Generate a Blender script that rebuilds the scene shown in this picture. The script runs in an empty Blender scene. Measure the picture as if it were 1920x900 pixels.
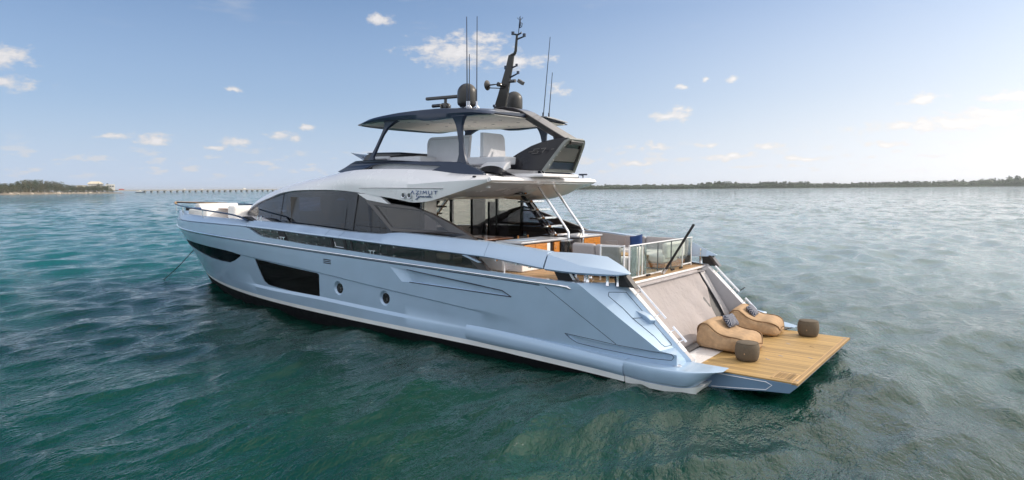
import bpy, bmesh, math, random
import numpy as np
from mathutils import Vector, Matrix
from mathutils.geometry import tessellate_polygon

SC = bpy.context.scene
COL = SC.collection
R = math.radians

# ------------------------------------------------------------------ camera
# boat frame: X forward, Y to port, Z up, water level z = 0
cam_d = bpy.data.cameras.new('camera')
cam = bpy.data.objects.new('camera', cam_d)
COL.objects.link(cam)
yaw, pitch, roll = 0.92644, 0.07872, 0.00572
cy, sy, cp, sp = math.cos(yaw), math.sin(yaw), math.cos(pitch), math.sin(pitch)
D = Vector((cy * cp, -sy * cp, -sp)); Rt = Vector((-sy, -cy, 0)); U = Rt.cross(D)
R2 = math.cos(roll) * Rt + math.sin(roll) * U
U2 = -math.sin(roll) * Rt + math.cos(roll) * U
mw = Matrix((R2, U2, -D)).transposed().to_4x4()
mw.translation = Vector((-3.26137, 16.41956, 4.32375))
cam.matrix_world = mw
cam_d.sensor_width = 36
cam_d.lens = 1253.82666 / 1920 * 36
cam_d.clip_start = 0.1
cam_d.clip_end = 60000
SC.camera = cam
# the yacht rides trimmed a little by the bow: BOAT turns her (and all she carries) from level to that attitude
def cam_mat(p_, r_):
    c_, s_ = math.cos(p_), math.sin(p_)
    D_ = Vector((cy * c_, -sy * c_, -s_)); U_ = Rt.cross(D_)
    a_ = math.cos(r_) * Rt + math.sin(r_) * U_; b_ = -math.sin(r_) * Rt + math.cos(r_) * U_
    m_ = Matrix((a_, b_, -D_)).transposed().to_4x4(); m_.translation = mw.translation
    return m_
level = cam_mat(pitch - 2.2 / 1253.8, -0.0065)
BOAT = Matrix.Translation((0, 0, -.055)) @ level @ mw.inverted()
cam.matrix_world = level

# ------------------------------------------------------------------ sun, sky, exposure
SUN_DIR = Vector((-0.67, -0.74, 0)).normalized() * math.cos(R(30)) + Vector((0, 0, math.sin(R(30))))
sd = bpy.data.lights.new('sun', 'SUN')
sd.energy = 2.8; sd.angle = R(0.5); sd.color = (1.0, 0.88, 0.74)
sun = bpy.data.objects.new('sun', sd); COL.objects.link(sun)
sun.rotation_euler = SUN_DIR.to_track_quat('Z', 'Y').to_euler()

SC.view_settings.view_transform = 'Standard'
SC.view_settings.look = 'None'
SC.view_settings.exposure = 0.0
SC.view_settings.gamma = 1.0
SC.view_settings.use_curve_mapping = False
SC.render.engine = 'CYCLES'
SC.cycles.max_bounces = 8
SC.cycles.transparent_max_bounces = 12
SC.cycles.caustics_reflective = False
SC.cycles.caustics_refractive = False
SC.cycles.sample_clamp_indirect = 6
SC.cycles.use_denoising = True

world = bpy.data.worlds.new('World'); SC.world = world
world.use_nodes = True
wt = world.node_tree; wt.nodes.clear()
class NT:
    """tiny node helper"""
    def __init__(s, nt): s.nt = nt
    def n(s, t, **kw):
        nd = s.nt.nodes.new(t)
        for k, v in kw.items(): setattr(nd, k, v)
        return nd
    def l(s, a, b): s.nt.links.new(a, b)
    def put(s, sock, v):
        if hasattr(v, 'is_output') or hasattr(v, 'node'): s.l(v, sock)
        else: sock.default_value = v
    def math(s, op, a, b=None, c=None, clamp=False):
        nd = s.n('ShaderNodeMath', operation=op, use_clamp=clamp)
        s.put(nd.inputs[0], a)
        if b is not None: s.put(nd.inputs[1], b)
        if c is not None: s.put(nd.inputs[2], c)
        return nd.outputs[0]
    def vec(s, op, a, b=None, c=None):
        nd = s.n('ShaderNodeVectorMath', operation=op)
        s.put(nd.inputs[0], a)
        if b is not None: s.put(nd.inputs[1], b)
        if c is not None: s.put(nd.inputs[2], c)
        return nd.outputs['Value'] if op in ('LENGTH', 'DOT_PRODUCT') else nd.outputs[0]
    def ramp(s, v, a, b, lo=0.0, hi=1.0):
        nd = s.n('ShaderNodeMapRange', interpolation_type='SMOOTHSTEP', clamp=True)
        s.put(nd.inputs[0], v)
        nd.inputs[1].default_value = a; nd.inputs[2].default_value = b
        nd.inputs[3].default_value = lo; nd.inputs[4].default_value = hi
        return nd.outputs[0]
    def mix(s, f, a, b):
        nd = s.n('ShaderNodeMix', data_type='RGBA')
        s.put(nd.inputs[0], f); s.put(nd.inputs[6], a); s.put(nd.inputs[7], b)
        return nd.outputs[2]
    def noise(s, v, scale, detail=4, rough=0.55, dist=0.0):
        nd = s.n('ShaderNodeTexNoise')
        s.put(nd.inputs['Vector'], v)
        nd.inputs['Scale'].default_value = scale; nd.inputs['Detail'].default_value = detail
        nd.inputs['Roughness'].default_value = rough; nd.inputs['Distortion'].default_value = dist
        return nd.outputs['Fac']

w = NT(wt)
sky = w.n('ShaderNodeTexSky', sky_type='NISHITA')
sky.sun_disc = False
sky.sun_elevation = R(30)
sky.sun_rotation = math.atan2(SUN_DIR.x, SUN_DIR.y)
sky.air_density = 1.0; sky.dust_density = 1.2; sky.ozone_density = 1.5; sky.altitude = 0
dirv = w.n('ShaderNodeTexCoord').outputs['Generated']
sep = w.n('ShaderNodeSeparateXYZ'); w.l(dirv, sep.inputs[0])
az = w.math('MULTIPLY', w.math('ARCTAN2', sep.outputs[1], sep.outputs[0]), 57.29578)
el = w.math('MULTIPLY', w.math('ARCSINE', sep.outputs[2]), 57.29578)
cmb = w.n('ShaderNodeCombineXYZ'); w.l(az, cmb.inputs[0]); w.l(el, cmb.inputs[1])
AE = cmb.outputs[0]
# cloud banks: azimuth, elevation, half width, half height (degrees)
CLOUDS = [(-48.6, 11.3, 4.3, 1.35), (-53.5, 10.5, 3.2, .7), (-51.0, 12.2, 2.2, .7), (-42.3, 13.65, 1.4, .42), (-16.2, 9.1, 2.0, .85), (-15.9, 7.3, 2.6, .6), (-30.7, 7.85, .8, .28),
          (-25.2, 3.85, 1.5, .5), (-22.6, 4.0, 1.6, .25), (-31.0, 3.75, 1.3, .45), (-29.2, 3.3, 1.2, .25), (-34.4, 4.3, 1.5, .38),
          (-36.2, 5.0, .8, .38), (-66.4, 5.85, 1.7, .5), (-67.2, 6.3, .8, .4), (-65.1, 3.45, 1.0, .35), (-63.0, 3.4, .7, .25), (-69.4, 3.45, .8, .28), (-73.8, 3.15, 1.4, .32),
          (-57.1, 8.3, .9, .5), (-89.5, 6.0, 2.0, .4), (-86.5, 4.4, 8.0, .6), (-88.5, 5.0, 3.5, .4), (-84.5, 6.2, 1.3, .5), (-82.2, 3.1, 1.6, .3), (-77, 2.2, 2.4, .3),
          (-71.0, 2.4, 2.6, .34), (-63.5, 2.0, 2.0, .3), (-71.2, 8.6, .7, .3), (-67.3, 8.1, .7, .25), (-69.2, 8.6, .5, .25)]
wv = w.n('ShaderNodeTexNoise'); w.l(AE, wv.inputs['Vector']); wv.inputs['Scale'].default_value = .8; wv.inputs['Detail'].default_value = 4
AEw = w.vec('ADD', AE, w.vec('MULTIPLY', w.vec('SUBTRACT', wv.outputs['Color'], (.5, .5, .5)), (1.8, .9, 0)))
acc = None
for a, e, ha, he in CLOUDS:
    q = w.vec('MULTIPLY_ADD', AEw, (1 / ha / 1.12, 1 / he / 1.15, 0), (-a / ha / 1.12, -e / he / 1.15, 0))
    d = w.vec('LENGTH', q)
    acc = d if acc is None else w.math('MINIMUM', acc, d)
stretch = w.vec('MULTIPLY', AE, (1, 1.9, 1))
nz = w.noise(stretch, .85, 9, .6)
dens = w.math('ADD', w.math('SUBTRACT', 1.0, acc), w.math('MULTIPLY', w.math('SUBTRACT', nz, .5), 2.6))
cl = w.ramp(dens, .0, .85)
# broken low band of small cumulus near the horizon and thin high streaks
band = w.math('MULTIPLY', w.ramp(el, .5, 1.6), w.ramp(el, 4.4, 2.0))
low = w.math('MULTIPLY', w.ramp(w.noise(w.vec('MULTIPLY', AE, (1, 3.0, 1)), .5, 8, .58), .52, .66), band)
streak = w.math('MULTIPLY', w.ramp(w.noise(w.vec('MULTIPLY', AE, (.25, 1.1, 1)), .55, 6, .6), .55, .8), w.ramp(el, 10.5, 14.5))
cov = w.math('MAXIMUM', w.math('MULTIPLY', cl, .92), w.math('MAXIMUM', w.math('MULTIPLY', low, .62), w.math('MULTIPLY', streak, .25)))
shade = w.ramp(w.math('ADD', dens, w.math('MULTIPLY', nz, -.6)), .1, 1.1, .82, 1.0)
# glow of the hazy air low down and towards the sun
sunaz = math.degrees(math.atan2(SUN_DIR.y, SUN_DIR.x))
daz = w.math('ABSOLUTE', w.math('SUBTRACT', az, sunaz))
tow = w.ramp(daz, 95, 25)
hz = w.ramp(el, 27, -2)
SKYK = .85   # times the background strength of 0.1
hazecol = w.mix(tow, (5.4, 6.7, 8.9, 1), (11.0, 10.9, 11.0, 1))
skyc = w.vec('MULTIPLY', sky.outputs[0], (SKYK * .70, SKYK * 1.04, SKYK * 1.42))
hf = w.math('MULTIPLY', hz, w.math('ADD', .69, w.math('MULTIPLY', tow, .25)))
base = w.mix(hf, skyc, hazecol)
base = w.mix(w.math('MULTIPLY', w.ramp(el, 8, -1.5), .75), base, w.mix(tow, (6.3, 7.3, 9.0, 1), (11.6, 11.4, 11.3, 1)))
cc = w.n('ShaderNodeMix', data_type='RGBA', blend_type='MULTIPLY'); cc.inputs[0].default_value = 1
w.l(w.mix(tow, (9.0, 8.8, 8.9, 1), (12.2, 11.9, 11.6, 1)), cc.inputs[6])
sh3 = w.n('ShaderNodeCombineXYZ'); [w.l(shade, sh3.inputs[i]) for i in range(3)]
w.l(sh3.outputs[0], cc.inputs[7])
full = w.mix(cov, base, cc.outputs[2])
# unseen broken cloud added above and behind the camera to fill the shaded hull
vaz = w.math('ABSOLUTE', w.math('WRAP', w.math('ADD', az, 53.0), 180.0, -180.0))
fill_sky = w.math('MAXIMUM', w.ramp(el, 42, 66), w.math('MULTIPLY', w.ramp(vaz, 58, 88), w.ramp(el, -2, 6)))
up = w.ramp(w.noise(dirv, 2.2, 7, .6, .4), .36, .60)
full = w.mix(w.math('MULTIPLY', fill_sky, w.math('ADD', .35, w.math('MULTIPLY', up, .60))), full, (13.4, 13.6, 14.0, 1))
# thin bright veil added unseen above the frame, sunny side, to brighten the water
veil = w.math('MULTIPLY', w.ramp(el, 14.3, 22), w.ramp(daz, 92, 56))
vst = w.ramp(w.noise(w.vec('MULTIPLY', AE, (.06, .16, 1)), 1.0, 5, .6), .30, .62, .55, 1.0)
full = w.mix(w.math('MULTIPLY', veil, vst), full, (16.5, 15.3, 13.6, 1))
# hazy aureole near the sun, widened and shifted to brighten the water
sang = w.math('MULTIPLY', w.math('ARCCOSINE', w.vec('DOT_PRODUCT', w.vec('NORMALIZE', dirv), tuple((Vector((-.72, -.62, 0)).normalized() * math.cos(R(24)) + Vector((0, 0, math.sin(R(24)))))))), 57.29578)
aur = w.math('ADD', w.math('MULTIPLY', w.math('EXPONENT', w.math('MULTIPLY', w.math('POWER', w.math('DIVIDE', sang, 27.0), 2.0), -1.0)), 10.0), w.math('MULTIPLY', w.math('EXPONENT', w.math('DIVIDE', sang, -14.0)), 8.0))
aur3 = w.n('ShaderNodeCombineXYZ'); [w.l(w.math('MULTIPLY', aur, c_), aur3.inputs[i_]) for i_, c_ in enumerate((1.0, .90, .76))]
full = w.vec('ADD', full, aur3.outputs[0])
bg = w.n('ShaderNodeBackground'); w.l(full, bg.inputs[0]); bg.inputs[1].default_value = 0.1
wo = w.n('ShaderNodeOutputWorld'); w.l(bg.outputs[0], wo.inputs[0])

# ------------------------------------------------------------------ materials
M = {}
def pm(name, col, rough=.5, metal=0.0, coat=0.0, var=.06, vscale=3.0, bump=0.0, bscale=40.0, spec=.5, coat_rough=.04, bdist=.01):
    m = bpy.data.materials.new(name); m.use_nodes = True
    nt = m.node_tree; k = NT(nt)
    b = nt.nodes['Principled BSDF']
    b.inputs['Roughness'].default_value = rough
    b.inputs['Metallic'].default_value = metal
    b.inputs['Coat Weight'].default_value = coat
    b.inputs['Coat Roughness'].default_value = coat_rough
    b.inputs['Specular IOR Level'].default_value = spec
    tc = k.n('ShaderNodeTexCoord').outputs['Object']
    nz = k.noise(tc, vscale, 5, .6)
    f = k.ramp(nz, .3, .7)
    c0 = tuple(max(0, c * (1 - var)) for c in col) + (1,)
    c1 = tuple(min(1, c * (1 + var)) for c in col) + (1,)
    k.l(k.mix(f, c0, c1), b.inputs['Base Color'])
    if rough > .02:
        k.l(k.ramp(nz, .3, .7, rough * .9, min(1, rough * 1.12)), b.inputs['Roughness'])
    if bump:
        bp = k.n('ShaderNodeBump'); bp.inputs['Strength'].default_value = bump; bp.inputs['Distance'].default_value = bdist
        k.l(k.noise(tc, bscale, 4, .6), bp.inputs['Height']); k.l(bp.outputs[0], b.inputs['Normal'])
    M[name] = m
    return m
pm('hull_blue', (.385, .525, .69), .45, .28, .75, .03, 1.2)
pm('hull_blue_shaded', (.17, .27, .40), .4, .2, .4, .03, 1.2)  # hull paint darkened to carry the shade on the platform sides
pm('cap_blue', (.46, .58, .73), .46, .5, .4, .03, 1.2)
pm('boot_white', (.78, .80, .80), .35, 0, .3, .05, 2)
pm('antifoul', (.003, .004, .006), .7, spec=.2)
pm('gel_white', (.90, .885, .90), .26, 0, .6, .015, .8)
pm('gel_cream', (.72, .67, .60), .3, 0, .5, .02, .8)
pm('navy', (.012, .024, .054), .34, .2, .3, .05)
pm('carbon', (.010, .010, .015), .16, 0, .1, .08, spec=.32)
pm('bronze_black', (.050, .042, .042), .33, .3, .6, .06)
pm('matt_black', (.012, .012, .014), .6)
pm('gloss_black', (.006, .006, .008), .08, 0, .5)
pm('dark_grey', (.06, .06, .065), .45, 0, .2)
pm('curtain_grey', (.12, .11, .10), .9)
pm('panel_grey', (.13, .12, .115), .3, .1, .5)
pm('fin_grey', (.17, .18, .17), .3, .3, .4)
pm('dome_grey', (.030, .028, .027), .42, .1, .2)
pm('chrome', (.82, .82, .84), .09, 1.0)
pm('steel', (.62, .62, .64), .22, 1.0)
pm('upholstery', (.40, .37, .37), .85, 0, 0, .06, 20, .3, 300)
pm('upholstery_white', (.80, .77, .73), .8, 0, 0, .05, 10, .2, 200)
pm('cover_white', (.62, .63, .67), .55, 0, .1, .03, 4)
pm('blue_cloth', (.012, .045, .16), .85, 0, 0, .1, 20, .3, 200)
pm('cloth_grey', (.37, .335, .335), .9, 0, 0, .04, 3, .6, 3.2, bdist=.09)
pm('inner_grey', (.40, .385, .40), .5, 0, .2, .04, 2)
pm('bag_tan', (.43, .285, .165), .9, 0, 0, .14, 9, .9, 14)
pm('bag_piping', (.20, .12, .06), .9)
pm('pouf_brown', (.125, .100, .072), .95, 0, 0, .12, 30, .5, 180)
pm('slab_grey', (.42, .43, .46), .3, 0, .4)
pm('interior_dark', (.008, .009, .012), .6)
pm('rope', (.03, .035, .035), .9)
pm('concrete', (.33, .32, .30), .9, 0, 0, .1, .2)
pm('bldg_white', (.72, .70, .66), .8, 0, 0, .05, .2)
pm('bldg_roof', (.60, .54, .42), .8, 0, 0, .08, .3)
pm('bldg_glass', (.05, .07, .09), .2)
pm('red_paint', (.35, .05, .03), .5)
pm('sand', (.24, .20, .15), .95, 0, 0, .25, .08)
pm('rock', (.46, .40, .33), .9, 0, 0, .3, .5)
pm('bark', (.10, .075, .055), .95)
pm('leaf_dark', (.042, .068, .026), .75, 0, 0, .35, .25)
pm('leaf_olive', (.13, .115, .05), .8, 0, 0, .35, .25)
pm('leaf_green', (.060, .095, .03), .75, 0, 0, .3, .25)
pm('mangrove', (.042, .070, .034), .8, 0, 0, .4, .06)
pm('lettering', (.12, .17, .32), .3, .3, .3)
pm('orange_light', (.9, .75, .5), .3)

def teak(name, col, axis=1, w=.055, red=0.0):
    """fore-and-aft planks: thin dark caulking, grain stretched along the boards, board-to-board tone"""
    m = bpy.data.materials.new(name); m.use_nodes = True
    k = NT(m.node_tree); b = m.node_tree.nodes['Principled BSDF']
    tc = k.n('ShaderNodeTexCoord').outputs['Object']
    sp_ = k.n('ShaderNodeSeparateXYZ'); k.l(tc, sp_.inputs[0])
    ac = sp_.outputs[axis]
    cell = k.math('DIVIDE', ac, w)
    fl = k.math('FLOOR', cell); fr = k.math('FRACT', cell)
    wn = k.n('ShaderNodeTexWhiteNoise', noise_dimensions='1D'); k.l(fl, wn.inputs['W'])
    sc = (.6, 9, 9) if axis == 1 else (9, .6, 9)
    g = k.noise(k.vec('MULTIPLY', tc, sc), 3.0, 6, .65)
    big = k.noise(k.vec('MULTIPLY', tc, (.5, 1.6, 1) if axis == 1 else (1.6, .5, 1)), 1.3, 4, .6)
    t = k.math('ADD', k.math('MULTIPLY', wn.outputs[0], .45), k.math('ADD', k.math('MULTIPLY', g, .5), k.math('MULTIPLY', big, .4)))
    lo = tuple(c * .62 for c in col) + (1,); hi = tuple(min(1, c * 1.25) for c in col) + (1,)
    c = k.mix(k.ramp(t, .3, 1.0), lo, hi)
    line = k.math('LESS_THAN', fr, .11)
    c = k.mix(k.math('MULTIPLY', line, .7), c, (.05, .035, .02, 1))
    k.l(c, b.inputs['Base Color']); b.inputs['Roughness'].default_value = .62
    M[name] = m
teak('teak', (.44, .28, .105))
teak('teak_deck', (.40, .25, .125))
teak('teak_edge', (.46, .29, .125), 0, .05)
def wood(name, col):
    m = bpy.data.materials.new(name); m.use_nodes = True
    k = NT(m.node_tree); b = m.node_tree.nodes['Principled BSDF']
    tc = k.n('ShaderNodeTexCoord').outputs['Object']
    g = k.noise(k.vec('MULTIPLY', tc, (2, 1.2, 14)), 3, 6, .6, .4)
    k.l(k.mix(k.ramp(g, .3, .7), tuple(c * .72 for c in col) + (1,), tuple(c * 1.2 for c in col) + (1,)), b.inputs['Base Color'])
    b.inputs['Roughness'].default_value = .3; b.inputs['Coat Weight'].default_value = .5
    M[name] = m
wood('wood_orange', (.55, .21, .032))
wood('wood_dark', (.14, .05, .02))

def glass(name, tint, refl=1.0, rough=.0, base=.06):
    """pane: tinted see-through plus a mirror layer that grows towards grazing angles"""
    m = bpy.data.materials.new(name); m.use_nodes = True
    nt = m.node_tree; nt.nodes.clear(); k = NT(nt)
    out = k.n('ShaderNodeOutputMaterial')
    tr = k.n('ShaderNodeBsdfTransparent'); tr.inputs[0].default_value = tuple(tint) + (1,)
    gl = k.n('ShaderNodeBsdfGlossy'); gl.inputs['Roughness'].default_value = rough
    lw = k.n('ShaderNodeLayerWeight'); lw.inputs[0].default_value = .5
    f = k.math('ADD', k.math('MULTIPLY', k.math('POWER', lw.outputs['Facing'], 2.2), refl), base, clamp=True)
    mx = k.n('ShaderNodeMixShader'); k.l(f, mx.inputs[0]); k.l(tr.outputs[0], mx.inputs[1]); k.l(gl.outputs[0], mx.inputs[2])
    k.l(mx.outputs[0], out.inputs[0])
    M[name] = m
glass('salon_glass', (.36, .42, .52), .36, .008, .03)
glass('band_glass', (.30, .32, .31), .30, .02, .05)
glass('windshield_glass', (.82, .86, .88), .4, .02, .05)
glass('clear_glass', (.84, .88, .86), .35, .0, .03)
glass('smoke_glass', (.42, .40, .40), .4, .0, .06)
glass('wing_glass', (.42, .42, .45), .35, .0, .05)
glass('dark_glass', (.015, .02, .024), .13, .01, .012)
def mirror_glass():
    m = bpy.data.materials.new('door_glass'); m.use_nodes = True
    k = NT(m.node_tree); b = m.node_tree.nodes['Principled BSDF']
    tc = k.n('ShaderNodeTexCoord').outputs['Object']
    k.l(k.mix(k.noise(tc, .6, 2, .5), (.24, .235, .21, 1), (.29, .285, .26, 1)), b.inputs['Base Color'])
    b.inputs['Metallic'].default_value = 1.0; b.inputs['Roughness'].default_value = .02
    M['door_glass'] = m
mirror_glass()
def pattern_cloth():
    m = bpy.data.materials.new('pattern_cloth'); m.use_nodes = True
    k = NT(m.node_tree); b = m.node_tree.nodes['Principled BSDF']
    tc = k.n('ShaderNodeTexCoord').outputs['Object']
    s_ = k.n('ShaderNodeSeparateXYZ'); k.l(tc, s_.inputs[0])
    zz = k.math('ABSOLUTE', k.math('SUBTRACT', k.math('FRACT', k.math('MULTIPLY', s_.outputs[0], 4.5)), .5))
    st = k.math('FRACT', k.math('ADD', k.math('MULTIPLY', s_.outputs[1], 15), k.math('MULTIPLY', zz, 4)))
    k.l(k.mix(k.math('GREATER_THAN', st, .64), (.015, .028, .065, 1), (.36, .36, .40, 1)), b.inputs['Base Color'])
    b.inputs['Roughness'].default_value = .85
    M['pattern_cloth'] = m
pattern_cloth()

# ------------------------------------------------------------------ mesh helpers
def I(x, xs, ys):
    return float(np.interp(x, xs, ys))
def smooth_tab(tab):
    """list of (x, y) -> smooth interpolating function (monotone cubic)"""
    tab = sorted(tab); X = np.array([t[0] for t in tab], float); Y = np.array([t[1] for t in tab], float)
    h = np.diff(X); dl = np.diff(Y) / h; m = np.zeros(len(X))
    m[0], m[-1] = dl[0], dl[-1]
    for i in range(1, len(X) - 1):
        if dl[i - 1] * dl[i] > 0:
            w1, w2 = 2 * h[i] + h[i - 1], h[i] + 2 * h[i - 1]
            m[i] = (w1 + w2) / (w1 / dl[i - 1] + w2 / dl[i])
    def f(x):
        x = min(max(x, X[0]), X[-1]); i = min(int(np.searchsorted(X, x, 'right')) - 1, len(h) - 1); i = max(i, 0)
        t = (x - X[i]) / h[i]
        return float((2 * t**3 - 3 * t**2 + 1) * Y[i] + (t**3 - 2 * t**2 + t) * h[i] * m[i] + (-2 * t**3 + 3 * t**2) * Y[i + 1] + (t**3 - t**2) * h[i] * m[i + 1])
    return f

def mk(name, verts, faces, mat, parent=None, smooth=32, bevel=0, segs=2, idx=None, fix=True):
    me = bpy.data.meshes.new(name)
    me.from_pydata([tuple(v) for v in verts], [], faces)
    mats = mat if isinstance(mat, (list, tuple)) else [mat]
    for m_ in mats: me.materials.append(M[m_])
    if idx is not None: me.polygons.foreach_set('material_index', idx)
    if fix:
        bm = bmesh.new(); bm.from_mesh(me)
        bmesh.ops.remove_doubles(bm, verts=bm.verts, dist=1e-5)
        bmesh.ops.recalc_face_normals(bm, faces=bm.faces)
        bm.to_mesh(me); bm.free()
    o = bpy.data.objects.new(name, me); COL.objects.link(o)
    if parent is not None: o.parent = parent
    finish(o, smooth)
    if bevel:
        bv = o.modifiers.new('bevel', 'BEVEL'); bv.width = bevel; bv.segments = segs; bv.limit_method = 'ANGLE'; bv.angle_limit = R(28)
        bv.harden_normals = False
    return o
def finish(o, smooth):
    me = o.data
    if smooth:
        me.polygons.foreach_set('use_smooth', [True] * len(me.polygons))
        me.set_sharp_from_angle(angle=R(smooth))

class MB:
    """collects several shapes into one mesh"""
    def __init__(s): s.v, s.f, s.mi = [], [], []
    def add(s, v, f, mi=0):
        o = len(s.v); s.v += [tuple(p) for p in v]; s.f += [tuple(i + o for i in q) for q in f]; s.mi += [mi] * len(f)
    def mirror(s):
        n = len(s.v); s.v += [(a, -b, c) for a, b, c in s.v]; s.f += [tuple(reversed([i + n for i in q])) for q in s.f]; s.mi += s.mi
        return s
    def build(s, name, mat, parent=None, **k):
        return mk(name, s.v, s.f, mat, parent, idx=s.mi if isinstance(mat, (list, tuple)) else None, **k)

def box(c, d, rz=0.0, M3=None):
    v = []
    for x in (-.5, .5):
        for y in (-.5, .5):
            for z in (-.5, .5):
                p = Vector((x * d[0], y * d[1], z * d[2]))
                if rz: p = Matrix.Rotation(rz, 3, 'Z') @ p
                if M3: p = M3 @ p
                v.append(tuple(p + Vector(c)))
    return v, [(0, 1, 3, 2), (4, 6, 7, 5), (0, 4, 5, 1), (2, 3, 7, 6), (0, 2, 6, 4), (1, 5, 7, 3)]
def loft(secs, closed=True, caps=True, ring=False):
    n = len(secs[0]); v = [p for s in secs for p in s]; f = []
    m = len(secs)
    for i in range(m - 1 if not ring else m):
        for j in range(n if closed else n - 1):
            a, b = i * n + j, i * n + (j + 1) % n
            i2 = (i + 1) % m
            c, d = i2 * n + (j + 1) % n, i2 * n + j
            f.append((a, b, c, d))
    if caps and closed and not ring:
        f.append(tuple(range(n))); f.append(tuple(reversed(range((m - 1) * n, m * n))))
    return v, f
def tube(pts, r, n=10, caps=True, flat=1.0):
    pts = [Vector(p) for p in pts]; rs = r if isinstance(r, (list, tuple)) else [r] * len(pts)
    secs = []; up = None
    for i, p in enumerate(pts):
        t = (pts[min(i + 1, len(pts) - 1)] - pts[max(i - 1, 0)]).normalized()
        if up is None:
            up = Vector((0, 0, 1)) if abs(t.z) < .9 else Vector((1, 0, 0))
        a = t.cross(up).normalized(); b = a.cross(t).normalized(); up = b
        secs.append([tuple(p + (a * math.cos(k * 2 * math.pi / n) + b * math.sin(k * 2 * math.pi / n) * flat) * rs[i]) for k in range(n)])
    return loft(secs, True, caps)
def lathe(prof, c, n=28, M3=None):
    secs = []
    for r_, z in prof:
        ring_ = []
        for k in range(n):
            p = Vector((r_ * math.cos(k * 2 * math.pi / n), r_ * math.sin(k * 2 * math.pi / n), z))
            if M3: p = M3 @ p
            ring_.append(tuple(p + Vector(c)))
        secs.append(ring_)
    return loft(secs, True, True)
def prism(poly, holes, fa, fb):
    """flat polygon with holes given in (u, v); fa and fb turn (u, v) into the two faces' points"""
    loops = [poly] + list(holes)
    pts = [p for l in loops for p in l]
    tris = tessellate_polygon([[Vector((p[0], p[1], 0)) for p in l] for l in loops])
    n = len(pts)
    v = [fa(*p) for p in pts] + [fb(*p) for p in pts]
    f = [tuple(t) for t in tris] + [tuple(i + n for i in reversed(t)) for t in tris]
    o = 0
    for l in loops:
        for i in range(len(l)):
            a, b = o + i, o + (i + 1) % len(l)
            f.append((a, b, b + n, a + n))
        o += len(l)
    return v, f
def side_prism(poly, holes, ya, yb):
    fa = (lambda u, v: (u, ya(u, v), v)) if callable(ya) else (lambda u, v: (u, ya, v))
    fb = (lambda u, v: (u, yb(u, v), v)) if callable(yb) else (lambda u, v: (u, yb, v))
    return prism(poly, holes, fa, fb)
def empty(name, loc=(0, 0, 0), rz=0.0):
    o = bpy.data.objects.new(name, None); COL.objects.link(o); o.location = loc; o.rotation_euler = (0, 0, rz)
    o.empty_display_size = .3
    return o
def tag(o, label=None, cat=None, group=None, kind=None):
    if label: o['label'] = label
    if cat: o['category'] = cat
    if group: o['group'] = group
    if kind: o['kind'] = kind
    return o
def arc(p0, p1, p2, n=8):
    """quadratic curve through control point p1"""
    p0, p1, p2 = Vector(p0), Vector(p1), Vector(p2)
    return [tuple((1 - t)**2 * p0 + 2 * t * (1 - t) * p1 + t * t * p2) for t in [i / n for i in range(n + 1)]]
def rounded(x0, y0, x1, y1, r, n=5):
    out = []
    for cx, cy_, a0 in ((x1 - r, y1 - r, 0), (x0 + r, y1 - r, 90), (x0 + r, y0 + r, 180), (x1 - r, y0 + r, 270)):
        for i in range(n + 1):
            a = R(a0 + 90 * i / n); out.append((cx + r * math.cos(a), cy_ + r * math.sin(a)))
    return out

# ------------------------------------------------------------------ yacht: lines of the hull
Y = tag(empty('motor_yacht'), 'large pale blue motor yacht at anchor with white upper deck and lowered teak stern platform', 'yacht')
def pl(x, Yb, xs, xb, n):
    t = min(1.0, max(0.0, (x - xs) / (xb - xs))); return Yb * (1 - t**n)
z_rail = smooth_tab([(2, 1.98), (5, 2.07), (5.8, 2.09), (7.7, 2.15), (11.4, 2.25), (15.3, 2.36), (18.5, 2.44), (22, 2.49), (30, 2.52)])
z_st = smooth_tab([(2, .11), (5, .16), (9, .235), (14, .28), (19, .30), (27, .34)])
z_cr = smooth_tab([(0, .86), (2, .87), (3.8, .885), (5.7, .99), (6.6, 1.06), (7.9, 1.17), (9.6, 1.29), (11.8, 1.44), (14.4, 1.63), (18.3, 1.83), (19.3, 1.87), (24, 1.93), (30, 1.96)])
z_lg = smooth_tab([(0, .60), (6, .62), (9, .66), (11.4, .71), (13.3, .76), (14.7, .79), (17.8, .77), (22, .82), (30, .9)])
z_top = smooth_tab([(2, 2.13), (4.4, 2.17), (5.6, 2.19), (7.7, 2.25), (11.3, 2.37), (13, 2.44), (15.3, 2.52), (16.5, 2.585), (17.0, 2.60), (17.5, 2.63), (17.9, 2.72), (18.3, 2.86), (18.7, 2.915), (21, 2.91), (25, 2.86), (30, 2.82)])
d_rec = smooth_tab([(0, 0), (6.3, 0), (8.5, .03), (11, .045), (18.8, .045), (19.4, .02), (21, 0), (30, 0)])
d_top = smooth_tab([(0, 0), (17, .0), (18.5, .01), (30, .0)])
def hy(x, z):
    s = (z - z_st(x)) / (z_rail(x) - z_st(x)); s = max(-.35, s)
    if s > 1.0:
        return pl(x, 3.25, 13, 29.6 + .0 * (s - 1), 3.0) - .012 * (s - 1)
    return pl(x, 3.15 + .1 * s, 9 + 4 * s, 27.2 + 2.4 * s, 2.8 + .2 * s)
def xb_of(s): return 27.2 + 2.4 * min(s, 1.0) - .28 * max(0, s - 1)

def xa(z):      # raked after edge of the topsides
    return 2.3 if z < .86 else 2.63 + (z - .86) * (4.65 - 2.63) / (2.09 - .86)
def xq(z):      # after inner edge of the quarter panel
    return max(2.2, 2.38 + (z - .8) * 1.061)
def xc(z):      # transom behind the canvas
    return 2.98 + (min(z, 2.2) - .52) * (3.95 - 2.87) / (2.14 - .52)

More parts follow.
